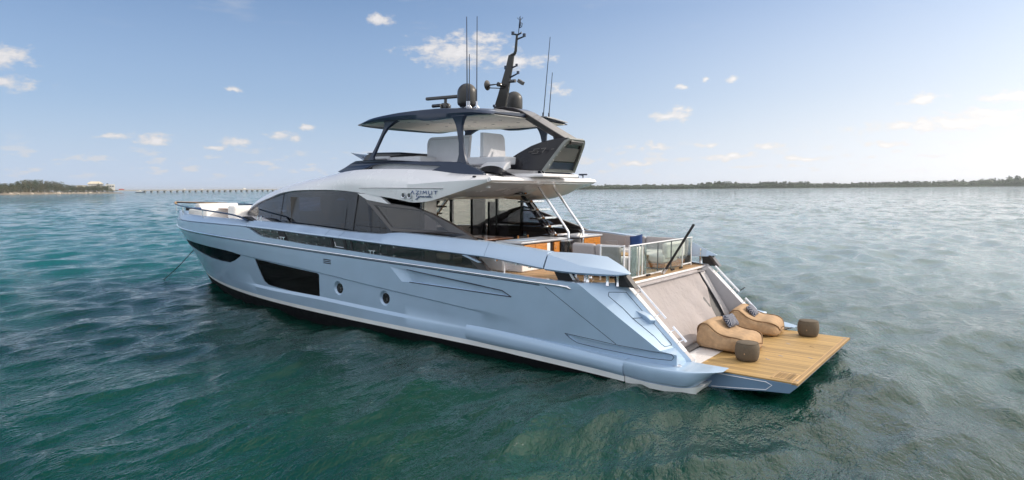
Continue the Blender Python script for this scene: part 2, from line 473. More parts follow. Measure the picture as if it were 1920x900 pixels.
NU = 150
us = [1 - (1 - i / NU)**1.7 for i in range(NU + 1)]        # dense towards the bow
def row(zf, yf, s, inner=0.0):
    """one loop round the hull; zf(x) height, yf(x, z) half beam"""
    zA = zf(3.5); x0 = xa(zA); x1 = xb_of(s)
    if inner: x0 += .1; x1 -= .18
    side = []
    for u in reversed(us):
        x = x0 + (x1 - x0) * u; z = zf(x)
        y = yf(x, z)
        if inner: y = y * (1 - .035) - .015
        if u == 1.0: y = 0.0
        side.append((x, max(0.0, y), z))
    zz = side[-1][2]
    i = inner
    for x, y in ((xq(zz) + .10, 2.66), (xq(zz), 2.60), (xq(zz), 2.44), (xc(zz), 2.36)):
        side.append((x + (.12 if i else 0), y - (.1 if i else 0) * (1 if y > 2.5 else -1), zz if y > 2.5 else min(zz, 2.085)))
    return side + [(x, -y, z) for x, y, z in reversed(side[1:])]
def s_of(zf):
    x = 27.0; return (zf(x) - z_st(x)) / (z_rail(x) - z_st(x))
rows = []
rows.append((row(lambda x: -.8, lambda x, z: pl(x, 1.6, 8, 25, 2), -.5), 0))
rows.append((row(lambda x: -.32, lambda x, z: pl(x, 2.95, 8.5, 26.2, 2.5), -.3), 0))
rows.append((row(lambda x: z_st(x) - .02, hy, 0.0), 0))
rows.append((row(lambda x: z_st(x), hy, 0.0), 1))
rows.append((row(lambda x: z_st(x) + .125, hy, .06), 1))
rows.append((row(lambda x: z_st(x) + .135, hy, .065), 2))
for dz in (.05,):
    rows.append((row(lambda x: z_lg(x) - dz, hy, s_of(z_lg)), 2))
rows.append((row(lambda x: z_lg(x) + .0, lambda x, z: hy(x, z) - d_rec(x) * .5, s_of(z_lg)), 2))
rows.append((row(lambda x: z_lg(x) + .05, lambda x, z: hy(x, z) - d_rec(x), s_of(lambda x: z_lg(x) + .05)), 2))
rows.append((row(lambda x: .5 * (z_lg(x) + z_cr(x)), lambda x, z: hy(x, z) - d_rec(x), s_of(lambda x: .5 * (z_lg(x) + z_cr(x)))), 2))
rows.append((row(lambda x: z_cr(x) - .022, lambda x, z: hy(x, z) - d_rec(x), s_of(lambda x: z_cr(x) - .022)), 2))
rows.append((row(lambda x: z_cr(x) + .012, hy, s_of(lambda x: z_cr(x) + .012)), 2))
rows.append((row(lambda x: z_cr(x) + .06, hy, s_of(lambda x: z_cr(x) + .06)), 2))
rows.append((row(lambda x: .5 * z_cr(x) + .5 * z_rail(x), hy, s_of(lambda x: .5 * z_cr(x) + .5 * z_rail(x))), 2))
rows.append((row(lambda x: z_rail(x), hy, 1.0), 2))
rows.append((row(lambda x: z_rail(x) + .05, hy, 1.0), 2))
rows.append((row(z_top, hy, 1.18), 2))
rows.append((row(z_top, hy, 1.18, inner=.1), 2))
z_fl = smooth_tab([(2, 2.02), (17.0, 2.05), (18.5, 2.5), (20.0, 2.78), (30, 2.75)])
rows.append((row(z_fl, hy, 1.18, inner=.1), 2))
n = len(rows[0][0])
hv = [p for r_, _ in rows for p in r_]; hf = []; hm = []
for i in range(len(rows) - 1):
    for j in range(n):
        a, b = i * n + j, i * n + (j + 1) % n
        inn = NU + 2 <= j <= n - NU - 3
        hf.append((a, b, b + n, a + n)); hm.append(4 if inn and rows[i + 1][1] == 2 else 0 if rows[i + 1][1] == 0 or rows[i][1] == 0 and rows[i + 1][1] == 1 else (1 if rows[i + 1][1] == 1 else 2))
def cap(base, flip):
    h = (n + 1) // 2
    for k in range(h):
        a, b = k, k + 1; c, d_ = (n - k - 1) % n, (n - k) % n
        if k == 0: q = [0, 1, n - 1]
        elif a == c or b == c: continue
        else: q = [a, b, c, d_]
        q = [base + t for t in (reversed(q) if flip else q)]
        if len(set(q)) >= 3: hf.append(tuple(dict.fromkeys(q))); hm.append(0 if base == 0 else 3)
cap(0, True); cap((len(rows) - 1) * n, False)
hull = mk('hull', hv, hf, ['antifoul', 'boot_white', 'hull_blue', 'gel_white', 'inner_grey'], Y, smooth=24, idx=hm)

# pockets cut into the topsides: (lower x, z) (upper x, z) depth, from aft to forward
def cutter(sts, sd=1):
    secs = []
    for (xl, zl), (xh, zh), dp in sts:
        p = []
        nn = 4
        for k in range(nn + 1):
            t = k / nn; x = xl + (xh - xl) * t; z = zl + (zh - zl) * t
            p.append((x, hy(x, z) + .25, z))
        for k in range(nn, -1, -1):
            t = k / nn; x = xl + (xh - xl) * t; z = zl + (zh - zl) * t
            p.append((x, hy(x, z) - dp, z))
        secs.append([(a, sd * b, c) for a, b, c in p])
    v, f = loft(secs)
    return mk('cutter', v, f, 'hull_blue', None, smooth=0)
def dense(sts, k=6):
    out = []
    for a, b in zip(sts[:-1], sts[1:]):
        for i in range(k):
            t = i / k
            out.append(tuple(tuple(p + (q - p) * t for p, q in zip(a[m], b[m])) for m in (0, 1)) + (a[2] + (b[2] - a[2]) * t,))
    return out + [sts[-1]]
def pane(name, sts, mat, off, parent=Y, sd=1):
    """glass lying in a pocket, following its floor"""
    rows_ = []
    nn = 6
    for (xl, zl), (xh, zh), dp in sts:
        rows_.append([(xl + (xh - xl) * k / nn, 0, zl + (zh - zl) * k / nn) for k in range(nn + 1)])
    secs = []
    for (r_, st) in zip(rows_, sts):
        o_ = [(x, sd * (hy(x, z) - st[2] + off), z) for x, _, z in r_]; i_ = [(x, sd * (hy(x, z) - st[2] + .002), z) for x, _, z in reversed(r_)]
        secs.append(o_ + i_)
    v, f = loft(secs)
    return mk(name, v, f, mat, parent, smooth=40)
# forward window, a pointed sliver low on the flare
BOWW = dense([((19.36, 1.79), (19.30, 1.86), .05), ((19.9, 1.60), (19.85, 1.915), .06), ((20.42, 1.475), (20.45, 1.945), .06), ((21.3, 1.455), (21.3, 1.96), .06), ((22.5, 1.475), (22.5, 1.975), .06), ((23.4, 1.53), (23.4, 1.985), .06), ((24.6, 1.61), (24.6, 1.985), .055), ((25.5, 1.665), (25.5, 1.98), .05), ((26.6, 1.71), (26.6, 1.95), .04), ((27.3, 1.74), (27.3, 1.90), .03)], 5)
# big rectangular cabin window
BIGW = dense([((14.50, .845), (14.42, 1.56), .085), ((14.6, .835), (14.52, 1.60), .085), ((16.2, .835), (16.2, 1.685), .085), ((17.45, .875), (17.5, 1.755), .085), ((17.72, .90), (17.85, 1.77), .085), ((17.93, 1.0), (18.0, 1.78), .085), ((18.06, 1.22), (18.12, 1.788), .085), ((18.26, 1.70), (18.28, 1.795), .085)], 5)
# bright bevel forward of and under the big window is a shallow ramp
BIGR = dense([((14.5, .775), (14.5, .86), .03), ((16.2, .76), (16.2, .86), .045), ((17.6, .775), (17.6, .90), .05), ((18.0, .84), (18.0, 1.2), .05), ((18.3, 1.08), (18.3, 1.75), .04), ((18.52, 1.60), (18.52, 1.80), .02)], 4)
# long shaped recess under the side deck
GILL = dense([((6.68, 1.655), (6.70, 1.675), .015), ((6.82, 1.668), (6.95, 1.785), .03), ((7.7, 1.685), (7.7, 1.865), .035), ((9.0, 1.70), (9.0, 1.965), .05), ((10.22, 1.70), (10.38, 2.055), .10), ((10.57, 1.69), (11.03, 2.085), .004)], 5)
VENT = [dense([((13.71, z0), (13.71, z0 + .035), .04), ((14.09, z0 + .012), (14.09, z0 + .047), .04)], 2) for z0 in (1.945, 2.0, 2.055)]
GROOVE = dense([((2.5, .73), (2.4, .845), .035), ((3.3, .70), (3.3, .835), .035), ((4.1, .715), (4.1, .85), .035), ((4.75, .755), (4.75, .90), .035), ((5.08, .92), (5.1, .935), .03)], 5)
cutters = [cutter(s) for s in (BOWW, BIGW, GILL, GROOVE)] + [cutter(s) for s in VENT]
cutters += [cutter(BOWW, -1), cutter(BIGW, -1)]
PORTS = [(13.475, 1.20), (11.365, 1.105)]
for px, pz in PORTS:
    py = hy(px, pz) - d_rec(px)
    Mx = Matrix(((1, 0, 0), (0, 0, 1), (0, 1, 0)))
    v, f = lathe([(.165, -.12), (.165, -.06), (.235, .012), (.235, .3)], (px, py, pz), 40, Mx)
    cutters.append(mk('cutter', v, f, 'hull_blue', None, smooth=0))
dg = bpy.context.evaluated_depsgraph_get
for c in cutters:
    b_ = hull.modifiers.new('cut', 'BOOLEAN'); b_.operation = 'DIFFERENCE'; b_.solver = 'EXACT'; b_.object = c; b_.material_mode = 'TRANSFER'
me = bpy.data.meshes.new_from_object(hull.evaluated_get(dg()))
hull.modifiers.clear(); old = hull.data; hull.data = me
for c in cutters: bpy.data.objects.remove(c)
# keep the underwater paint and the white boot stripe as parts of their own
def split(o, mi, name):
    c = o.copy(); c.data = o.data.copy(); c.name = name; COL.objects.link(c); c.parent = o.parent
    bm = bmesh.new(); bm.from_mesh(c.data)
    bmesh.ops.delete(bm, geom=[f for f in bm.faces if f.material_index != mi], context='FACES')
    bm.to_mesh(c.data); bm.free()
    bm = bmesh.new(); bm.from_mesh(o.data)
    bmesh.ops.delete(bm, geom=[f for f in bm.faces if f.material_index == mi], context='FACES')
    bm.to_mesh(o.data); bm.free()
    return c
keep = {m_.name: i for i, m_ in enumerate(me.materials)}
split(hull, keep['antifoul'], 'bottom_paint'); split(hull, keep['boot_white'], 'boot_stripe'); split(hull, keep['gel_white'], 'inner_deck')
for o in [hull] + [o for o in Y.children if o.name in ('bottom_paint', 'boot_stripe', 'inner_deck')]:
    finish(o, 24)

pane('hull_window', BOWW, 'dark_glass', .02); pane('hull_window', BIGW, 'dark_glass', .02)
pane('hull_window', BOWW, 'dark_glass', .02, sd=-1); pane('hull_window', BIGW, 'dark_glass', .02, sd=-1)
for px, pz in PORTS:
    py = hy(px, pz) - d_rec(px)
    Mx = Matrix(((1, 0, 0), (0, 0, 1), (0, 1, 0)))
    v, f = lathe([(.163, -.10), (.163, -.075)], (px, py, pz), 40, Mx)
    pw = mk('porthole', v, f, 'gloss_black', Y)
    v, f = tube([(px + .172 * math.cos(a), py - .058, pz + .172 * math.sin(a)) for a in [k * math.pi / 18 for k in range(37)]], .012, 8)
    mk('rim', v, f, 'cap_blue', pw)
    mk('handle', *box((px - .03, py - .07, pz - .03), (.05, .02, .09)), 'dark_grey', pw)
for z0 in (1.945, 2.0, 2.055):
    mk('vent_slot', *side_prism([(13.72, z0 + .004), (14.08, z0 + .014), (14.08, z0 + .044), (13.72, z0 + .034)], [], hy(13.9, 2) - .035, hy(13.9, 2) - .02), 'matt_black', Y)

for sd in (1, -1):
    xs_ = [4.98 + (29.35 - 4.98) * u for u in us]
    pts = [(x, sd * (hy(x, z_rail(x)) + .012), z_rail(x) + .0) for x in xs_]
    pts = [(4.92, sd * 3.25, 2.02), (4.99, sd * 3.275, 2.06)] + pts[1:]
    v, f = tube(pts, [.018, .036] + [.030] * (len(pts) - 2), 10)
    mk('rub_rail', v, f, 'chrome', Y, smooth=50)
    v, f = tube([(x, sd * (hy(x, z_rail(x) - .055) + .004), z_rail(x) - .055) for x in xs_[3:]], .012, 6)
    mk('rail_groove', v, f, 'navy', Y)

from mathutils.bvhtree import BVHTree
_me = hull.data
_me.calc_loop_triangles()
HB = BVHTree.FromPolygons([v_.co for v_ in _me.vertices], [tuple(p_.vertices) for p_ in _me.loop_triangles])
def seam(pts, r=.0065, name='seam'):
    v, f = tube(pts, r, 6); return mk(name, v, f, 'navy', Y, smooth=0)
seam([(x, hy(x, z) + .001, z) for x, z in [(5.64 + (3.74 - 5.64) * t, 2.01 + (.88 - 2.01) * t) for t in [i / 20 for i in range(21)]]])
seam([(x, hy(x, z_top(x) - .09) + .002, z_top(x) - .09) for x in [5.3 + i * .2 for i in range(12)]], .004)
seam([(x, hy(x, z) + .002, z) for x, z in [(10.34 + (6.95 - 10.34) * t, 2.052 + (1.79 - 2.052) * t) for t in [i / 14 for i in range(15)]] + [(6.8, 1.72), (6.66, 1.655)]], .013, 'gill_line')
seam([(x, hy(x, z) + .002, z) for x, z in [(10.25 + (6.68 - 10.25) * t, 1.70 + (1.655 - 1.70) * t) for t in [i / 14 for i in range(15)]]], .013, 'gill_line')

# ------------------------------------------------------------------ quarter panel hatch, spray step, boarding rails
def quarter(u, v_, off=0.0):
    """u 0 at the outer raked edge .. 1 at the inner one, v height; a point on the port quarter panel"""
    p0 = Vector((xa(v_), hy(xa(v_), v_), v_)); p1 = Vector((xq(v_) + .10, 2.66, v_))
    nrm = Vector((-.48, .40, .78)).normalized()
    q = p0 + (p1 - p0) * u
    h_ = HB.ray_cast(q + nrm * .6, -nrm, 1.4)
    if h_[0] is not None: q = h_[0]
    return tuple(q + nrm * off)
hatch = [(.52, 1.98), (.40, 1.90), (.42, 1.4), (.44, .98), (.50, .93), (.92, .93), (.96, .97), (.95, 1.5), (.95, 1.98)]
def fine(p_, k=6):
    return [tuple(a + (b - a) * i / k for a, b in zip(p_[j], p_[j + 1])) for j in range(len(p_) - 1) for i in range(k)] + [p_[-1]]
seam([(x, hy(x, z) - d_rec(x) + .003, z) for x, z in fine([(5.1, .945), (4.4, .905), (3.81, .868), (3.0, .852), (2.42, .852), (2.36, .80), (2.42, .72), (2.9, .690), (3.41, .70), (4.1, .72), (4.75, .76), (4.95, .84), (5.1, .945)], 4)], .006, 'hatch_outline')
seam([quarter(u, v_, .003) for u, v_ in fine(hatch + hatch[:1])], .0065, 'hatch_outline')
seam([quarter(u, v_, .003) for u, v_ in fine([(.42, 1.47), (.95, 1.47)])], .0065, 'hatch_outline')
stp = []
for z0, z1, o_ in ((1.55, 1.50, .01), (1.54, 1.28, .16)):
    stp.append([quarter(.70, z0, .0), quarter(.99, z0, .0), quarter(.99, z0, o_), quarter(.70, z0, o_)])
v, f = loft([[quarter(.74, 1.60, -.02), quarter(.97, 1.60, -.02), quarter(.97, 1.60, .012), quarter(.74, 1.60, .012)],
             [quarter(.74, 1.44, -.02), quarter(.97, 1.44, -.02), quarter(.97, 1.44, .13), quarter(.74, 1.44, .13)],
             [quarter(.76, 1.34, -.02), quarter(.97, 1.34, -.02), quarter(.97, 1.34, .13), quarter(.76, 1.34, .11)]])
mk('boarding_step', v, f, 'cap_blue', Y, bevel=.012)
for sd in (1, -1):
    v, f = loft([[(xq(z) - .012, sd * 2.615, z), (xq(z) + .0, sd * 2.43, z), (xq(z) + .03, sd * 2.43, z), (xq(z) + .03, sd * 2.615, z)] for z in (.80, 1.2, 1.7, 2.11)])
    mk('quarter_edge_trim', v, f, 'gel_white', Y, bevel=.008)
    for za, zb_ in ((2.06, 1.38), (1.22, .92)):
        pr = [(xq(z) - .13, sd * 2.50, z + .08) for z in [za + (zb_ - za) * k / 6 for k in range(7)]]
        v, f = tube(pr, .028, 10); ra = mk('boarding_rail', v, f, 'chrome', Y)
        for k in (1, 5):
            x, y, z = pr[k]; v, f = tube([(x, y, z), (x + .13, y, z - .08)], .014, 8); mk('rail_foot', v, f, 'chrome', ra)
    if sd < 0:
        mk('step_bracket', *box((2.86, sd * 2.60, 1.50), (.30, .08, .02), 0, Matrix.Rotation(R(38), 3, 'Y')), 'dark_grey', Y)

# ------------------------------------------------------------------ sponson and fixed platform wing each side
WX = [1.38, 1.46, 1.6, 1.85, 2.2, 2.7, 3.4, 4.2, 5.2, 6.2, 7.2, 8.2]
WO = [2.97, 3.06, 3.18, 3.36, 3.49, 3.52, 3.46, 3.38, 3.31, 3.265, 3.235, 3.20]
WT = [.60, .60, .60, .60, .60, .60, .605, .63, .67, .715, .755, .78]
WB = [.50, .42, .32, .25, .225, .225, .25, .272, .288, .31, .328, .345]
fo, ft, fb = (smooth_tab(list(zip(WX, q))) for q in (WO, WT, WB))
for sd in (1, -1):
    for x0, x1, nm in ((3.43, 8.2, 'sponson'), (1.38, 3.415, 'platform_wing')):
        secs, st = [], []
        for k in range(27):
            x = x0 + (x1 - x0) * k / 26
            yo, zt, zb_ = fo(x), ft(x), fb(x)
            yi = 2.595 if x < 2.2 else 2.3 if x < 2.9 else max(2.3, min(hy(x, .6) - .25, yo - .06))
            r_ = min(.09, (yo - yi) * .4)
            hgt = zt - zb_
            if nm == 'sponson':
                sec = [(x, yi, zb_), (x, yo - .06, zb_), (x, yo - .012, zb_ + .15 * hgt), (x, yo, zb_ + .35 * hgt), (x, yo - .006, zt - .35 * hgt), (x, yo - .03, zt - .14 * hgt), (x, yo - .06, zt - .04 * hgt), (x, max(yi + .002, yo - .12), zt), (x, yi, zt + .004)]
            else:
                sec = [(x, yi, zb_), (x, yo - .10, zb_), (x, yo - .035, zb_ + .16 * hgt), (x, yo - .004, zb_ + .42 * hgt), (x, yo, zt - .16 * hgt), (x, yo - .012, zt - .05 * hgt), (x, yo - .04, zt), (x, .5 * (yo - .04 + yi), zt + .004), (x, yi, zt + .006)]
            secs.append([(a + .30 * max(0, 1 - (x - 1.38) / .6) * max(0, (zt - c) / max(.01, zt - zb_)) * (nm == 'platform_wing'), sd * b, c) for a, b, c in sec])
        v, f = loft(secs); mk(nm, v, f, 'hull_blue', Y, smooth=34 if nm == 'sponson' else 24)
    # the white stripe and dark bottom carry on below the sponson
    sx_ = [3.42 + (8.1 - 3.42) * k / 20 for k in range(21)]
    so = [max(hy(x, .3) - .01, fo(x) - .05 - .06 * max(0, x - 6.4)) for x in sx_]
    v, f = loft([[(x, sd * (y - .5), z_st(x)), (x, sd * (y - .012), z_st(x)), (x, sd * y, fb(x) + .002), (x, sd * (y - .5), fb(x) + .002)] for x, y in zip(sx_, so)]); mk('sponson_stripe', v, f, 'boot_white', Y, smooth=38)
    v, f = loft([[(x, sd * (y - .6), -.4), (x, sd * (y - .22), -.4), (x, sd * (y - .02), z_st(x) - .002), (x, sd * (y - .6), z_st(x) - .002)] for x, y in zip(sx_, so)]); mk('sponson_bottom', v, f, 'antifoul', Y, smooth=38)
    # white stripe below the wing
    secs = []
    for k in range(19):
        x = 1.74 + (3.40 - 1.74) * k / 18
        zt = fb(x) + .002; yo = fo(x) - .06 - max(0, (2.2 - x)) * .12
        secs.append([(x + .1, sd * 2.2, .105), (x + (.12 if k == 0 else 0), sd * yo - sd * .03, .105), (x, sd * yo, zt), (x, sd * 2.2, zt)])
    v, f = loft(secs); mk('wing_stripe', v, f, 'boot_white', Y, smooth=38)
    secs = [[(x + .16, sd * 2.1, -.5), (x + .16, sd * (fo(x) - .25), -.5), (x + .16, sd * (fo(x) - .16 - max(0, 2.2 - x) * .12), .103), (x + .16, sd * 2.1, .103)] for x in [1.74 + 1.6 * k / 10 for k in range(11)]]
    v, f = loft(secs); mk('wing_bottom', v, f, 'antifoul', Y)
    v, f = lathe([(.10, 0), (.10, .012), (.05, .02), (.0, .02)], (2.32, sd * 3.1, .607), 20); cl = mk('pop_up_cleat', v, f, 'chrome', Y)
    mk('cleat_bar', *box((2.32, sd * 3.1, .635), (.15, .03, .02), .6), 'chrome', cl)

# ------------------------------------------------------------------ lowered stern platform
pf = mk('stern_platform', *loft([[(x, -2.6, zb_), (x, 2.6, zb_), (x, 2.6, .492), (x, -2.6, .492)] for x, zb_ in ((.02, .43), (.16, .285), (.6, .25), (1.3, .16), (1.9, .10), (2.75, .06))]), 'hull_blue_shaded', Y, smooth=30, bevel=.01)
def sheet(name, poly, z0, z1, mat, parent, **k):
    v, f = prism(poly, [], lambda a, b: (a, b, z0), lambda a, b: (a, b, z1)); return mk(name, v, f, mat, parent, smooth=0, **k)
sheet('teak_planking', [(.13, -2.6), (2.12, -2.6), (2.12, 2.6), (.13, 2.6)], .494, .520, 'teak', pf)
sheet('teak_margin', [(.0, -2.6), (.127, -2.6), (.127, 2.6), (.0, 2.6)], .470, .521, 'teak_edge', pf)
sheet('threshold', [(2.125, -2.45), (2.95, -2.45), (2.95, 2.45), (2.125, 2.45)], .494, .523, 'gel_white', pf)
m_ = MB()
m_.add(*prism([(.10, 1.90), (.58, 1.90), (.58, 2.47), (.10, 2.47)], [[(.15, 1.97), (.15, 2.40), (.53, 2.40), (.53, 1.97)]], lambda a, b: (a, b, .5225), lambda a, b: (a, b, .527)))
for k in range(10): m_.add(*box((.34, 2.00 + k * .041, .5255), (.38, .022, .004)))
gr = m_.build('shower_grate', 'teak_edge', pf, smooth=0)
sheet('grate_well', [(.155, 1.975), (.525, 1.975), (.525, 2.395), (.155, 2.395)], .5215, .5222, 'matt_black', gr)
for x, y in ((1.1, -.9), (1.5, -.2), (.9, .5), (.55, -.9), (.3, .3), (.1, -2.4), (.1, 2.35), (1.05, 1.0)):
    mk('deck_fitting', *box((x, y, .5225), (.13, .022, .004), -.55), 'steel', pf)
pin = [(1.70, .455), (1.3, .452), (.62, .448), (.50, .40), (.62, .285), (1.2, .215), (1.75, .155)]
v, f = tube([(x, 2.602, z) for x, z in pin], .009, 6); mk('pinstripe', v, f, 'gel_white', pf)

# canvas over the beach club opening, with folds towards its lower starboard corner
rng = random.Random(5)
secs = []
for i in range(41):
    t = i / 40
    z = 2.10 - t * 1.54
    yl, yr = 2.30 - .02 * t, -2.02 + .75 * t**1.5
    r_ = []
    for j in range(61):
        s = j / 60
        y = yl + (yr - yl) * s
        fold = .075 * math.sin(24 * (s - .5 * t) + 2.0 * t) * max(0, s - .42)**1.15 * (.3 + t) * 1.6 + .012 * math.sin(17 * (s + .8 * t)) * (1 - abs(2 * t - 1)) + .016 * math.sin(9 * s + 5 * t) * math.sin(3.14 * t) + .006 * math.sin(31 * s * t + 4 * s)
        bag = .05 * math.sin(math.pi * t) * math.sin(math.pi * min(1, s * 1.1))
        x = xc(z) - .05 - fold - .02 - (.03 if t > .93 else 0) + bag
        r_.append((x, y, z))
    secs.append(r_)
v, f = loft(secs, closed=False)
cv = mk('transom_canvas', v, f, 'cloth_grey', Y, smooth=80)
sol = cv.modifiers.new('thick', 'SOLIDIFY'); sol.thickness = .006
# loose flap and the dark gap beside it
secs = []
for i in range(21):
    t = i / 20; z = 2.02 - t * 1.42
    ya, yb = -2.10 + .10 * t, -2.30 + .02 * t
    secs.append([(xc(z) - .06 - .03 * math.sin(3 * t) - k * .012 + .012 * math.sin(7 * t + k), ya + (yb - ya) * k / 5, z) for k in range(6)])
v, f = loft(secs, closed=False); fl = mk('canvas_flap', v, f, 'inner_grey', Y, smooth=80)
sol = fl.modifiers.new('thick', 'SOLIDIFY'); sol.thickness = .006
v, f = loft([[(xc(z) - .012, -1.2, z), (xc(z) - .012, -2.32, z), (xc(z) - .002, -2.32, z), (xc(z) - .002, -1.2, z)] for z in (.56, 1.3, 2.04)])
mk('side_gap', v, f, 'dark_grey', Y)
v, f = loft([[(xc(z) - .07, 2.30, z), (xc(z) - .07, 2.37, z), (xc(z) - .01, 2.37, z), (xc(z) - .01, 2.30, z)] for z in (.56, 1.3, 2.0)])
mk('canvas_track', v, f, 'dark_grey', Y)
mk('canvas_track', [(a, -b, c) for a, b, c in v], f, 'dark_grey', Y)
mk('tread_plate', *box((2.8, 1.1, .545), (.22, 1.0, .03)), 'dark_grey', Y)

# ------------------------------------------------------------------ bulwark cap and the glazed band below it
c_lo = smooth_tab([(5.6, 2.41), (7.5, 2.575), (8.0, 2.595), (11.1, 2.69), (13.2, 2.76), (15.3, 2.82), (16.2, 2.855), (18.4, 2.905), (19, 2.915), (21, 2.91), (25, 2.86), (30, 2.82)])
c_hi = smooth_tab([(5.6, 2.81), (7.6, 2.96), (9.7, 3.03), (10.9, 3.055), (11.25, 3.03), (11.7, 2.975), (13.4, 2.99), (14.1, 3.03), (15.6, 3.09), (17.5, 3.13), (18.2, 3.145), (20, 3.165), (25, 3.16), (30, 3.15)])
def cy_lo(x): return pl(x, 3.262, 13, 29.5, 3.0)
def cy_hi(x): return pl(x, 3.06, 13, 29.3, 3.0) + .05 * min(1, max(0, (x - 17) / 3))
def capsec(x, sd):
    zl, zh = c_lo(x), c_hi(x); yl, yh = cy_lo(x), cy_hi(x)
    wd = min(.30 if x < 18 else max(.08, .30 - (x - 18) * .1), yh * .6)
    s = [(x, yl - .05, zl - .0), (x, yl, zl + .035), (x, yl - .012, zl + .08), (x, yh + .02, zh - .04), (x, yh - .03, zh), (x, yh - wd, zh), (x, yh - wd, zl + .1), (x, yl - .05 - wd, zl + .03)]
    return [(a, sd * max(0.0, b), c) for a, b, c in s]
SEAMX = [7.52, 13.28, 13.97, 18.55]
for sd in (1, -1):
    cuts = [5.70, 7.515, 7.525, 13.27, 13.285, 13.95, 13.965, 18.5, 18.52, 29.47]
    for x0, x1 in zip(cuts[::2], cuts[1::2]):
        nn = max(6, int((x1 - x0) / .14))
        xs_ = [x0 + (x1 - x0) * (1 - (1 - k / nn)**(1.5 if x1 > 28 else 1)) for k in range(nn + 1)]
        v, f = loft([capsec(x, sd) for x in xs_]); mk('bulwark_cap', v, f, 'cap_blue', Y, smooth=26)
    # after end of the cap: broad facetted fairlead cover running to a point
    S = [(5.67, (3.21, 2.40), (3.262, 2.44), (3.09, 2.77), (2.80, 2.815), (2.72, 2.40)),
         (5.2, (3.20, 2.375), (3.26, 2.42), (3.11, 2.68), (2.72, 2.82), (2.66, 2.39)),
         (4.75, (3.16, 2.365), (3.22, 2.41), (3.12, 2.575), (2.66, 2.81), (2.6, 2.38)),
         (4.3, (3.07, 2.365), (3.12, 2.41), (3.06, 2.535), (2.62, 2.775), (2.56, 2.38)),
         (3.9, (2.95, 2.375), (2.99, 2.41), (2.95, 2.49), (2.62, 2.58), (2.58, 2.39)),
         (3.64, (2.80, 2.42), (2.81, 2.43), (2.80, 2.44), (2.72, 2.445), (2.72, 2.425))]
    v, f = loft([[(x, sd * a, b) for a, b in q] for x, *q in S]); mk('fairlead_cover', v, f, 'cap_blue', Y, smooth=14, bevel=.012)
    # glazed band recessed under the cap
    bx = [7.75 + (18.35 - 7.75) * k / 60 for k in range(61)]
    secs = []
    for x in bx:
        yb = pl(x, 3.262, 13, 29.5, 3) - .085
        z0, z1 = z_top(x) - .06, c_lo(x) + .03
        secs.append([(x, sd * yb, z0), (x, sd * yb, z1), (x, sd * (yb - .015), z1), (x, sd * (yb - .015), z0)])
    v, f = loft(secs); mk('bulwark_glass', v, f, 'band_glass', Y)
    def band_bit(name, x0, x1, s0, s1, mat, out=.012, th=.02):
        q = []
        for x, s in ((x0, s0), (x1, s0), (x1 + s1, 1), (x0 + s1, 1)):
            q.append((x, z_top(x) + (c_lo(x) - z_top(x)) * s))
        yy = lambda u, w_: sd * (pl(u, 3.262, 13, 29.5, 3) - .085 + out)
        v, f = side_prism(q, [], yy, lambda u, w_: yy(u, w_) - sd * th); return mk(name, v, f, mat, Y)
    for x0, wdt in ((16.0, .42), (13.62, .10), (12.98, .10), (12.7, .06)): band_bit('band_pillar', x0, x0 + wdt, -.1, .25 if wdt > .3 else .08, 'matt_black')
    band_bit('freeing_port', 13.05, 13.55, .0, .06, 'gloss_black')
    v, f = tube([(13.13, sd * 3.19, z_top(13.1) + .06), (13.5, sd * 3.19, z_top(13.5) + .06), (13.56, sd * 3.19, z_top(13.5) + .2)], .012, 6); mk('fold_rail', v, f, 'steel', Y)
    # bright pins of the stanchions along both edges
    for x in (17.55, 17.0, 16.6, 15.45, 14.95, 14.45, 14.05, 12.2, 11.45, 10.9):
        for z in (z_top(x) + .035, c_lo(x) - .035):
            v, f = lathe([(.021, 0), (.021, .03)], (x, sd * (pl(x, 3.262, 13, 29.5, 3) - .08), z), 10, Matrix(((1, 0, 0), (0, 0, sd), (0, 1, 0))))
            mk('stanchion_pin', v, f, 'chrome', Y)
    for x in (16.2, 11.75):
        m_ = MB()
        for dx in (0, .14): m_.add(*box((x + dx, sd * 3.205, z_top(x) + .05), (.03, .03, .09)))
        m_.add(*box((x + .07, sd * 3.205, z_top(x) + .10), (.30, .035, .022))); m_.build('mooring_cleat', 'chrome', Y)
    # brace where the band ends and the deck opens
    def bar(name, p, q, mat, y, w_=.10, th=.05):
        v, f = side_prism([p, (p[0] - w_, p[1]), (q[0] - w_, q[1]), q], [], sd * y, sd * (y - th)); return mk(name, v, f, mat, Y)
    bar('band_end_brace', (8.25, 2.62), (7.72, 2.24), 'bronze_black', 3.20, .32, .14)
    v, f = side_prism([(8.28, 2.60), (8.12, 2.60), (7.62, 2.45), (7.72, 2.44)], [], sd * 3.265, sd * 3.21); mk('band_end_wedge', v, f, 'cap_blue', Y)
    v, f = tube([(7.02, sd * 3.05, 2.14), (7.02, sd * 3.05, 2.50), (5.9, sd * 3.05, 2.41)], .022, 8); mk('gate_frame', v, f, 'gel_white', Y)
    for x in (7.25, 6.6, 6.2):
        mk('stanchion_pin', *box((x, sd * 3.1, c_lo(x) - .03), (.05, .05, .06)), 'chrome', Y)
    # black struts and polished posts holding the fairlead cover
    v, f = side_prism([(5.62, 2.44), (5.20, 2.40), (4.98, 2.10), (5.42, 2.10)], [], sd * 2.96, sd * 2.80); mk('cover_strut', v, f, 'matt_black', Y)
    v, f = side_prism([(5.19, 2.40), (5.12, 2.39), (4.88, 2.10), (4.97, 2.10)], [], sd * 2.97, sd * 2.80); mk('strut_trim', v, f, 'steel', Y)
    v, f = side_prism([(4.05, 2.43), (3.85, 2.43), (3.62, 2.12), (4.0, 2.12)], [], sd * 2.78, sd * 2.62); mk('cover_strut', v, f, 'matt_black', Y)
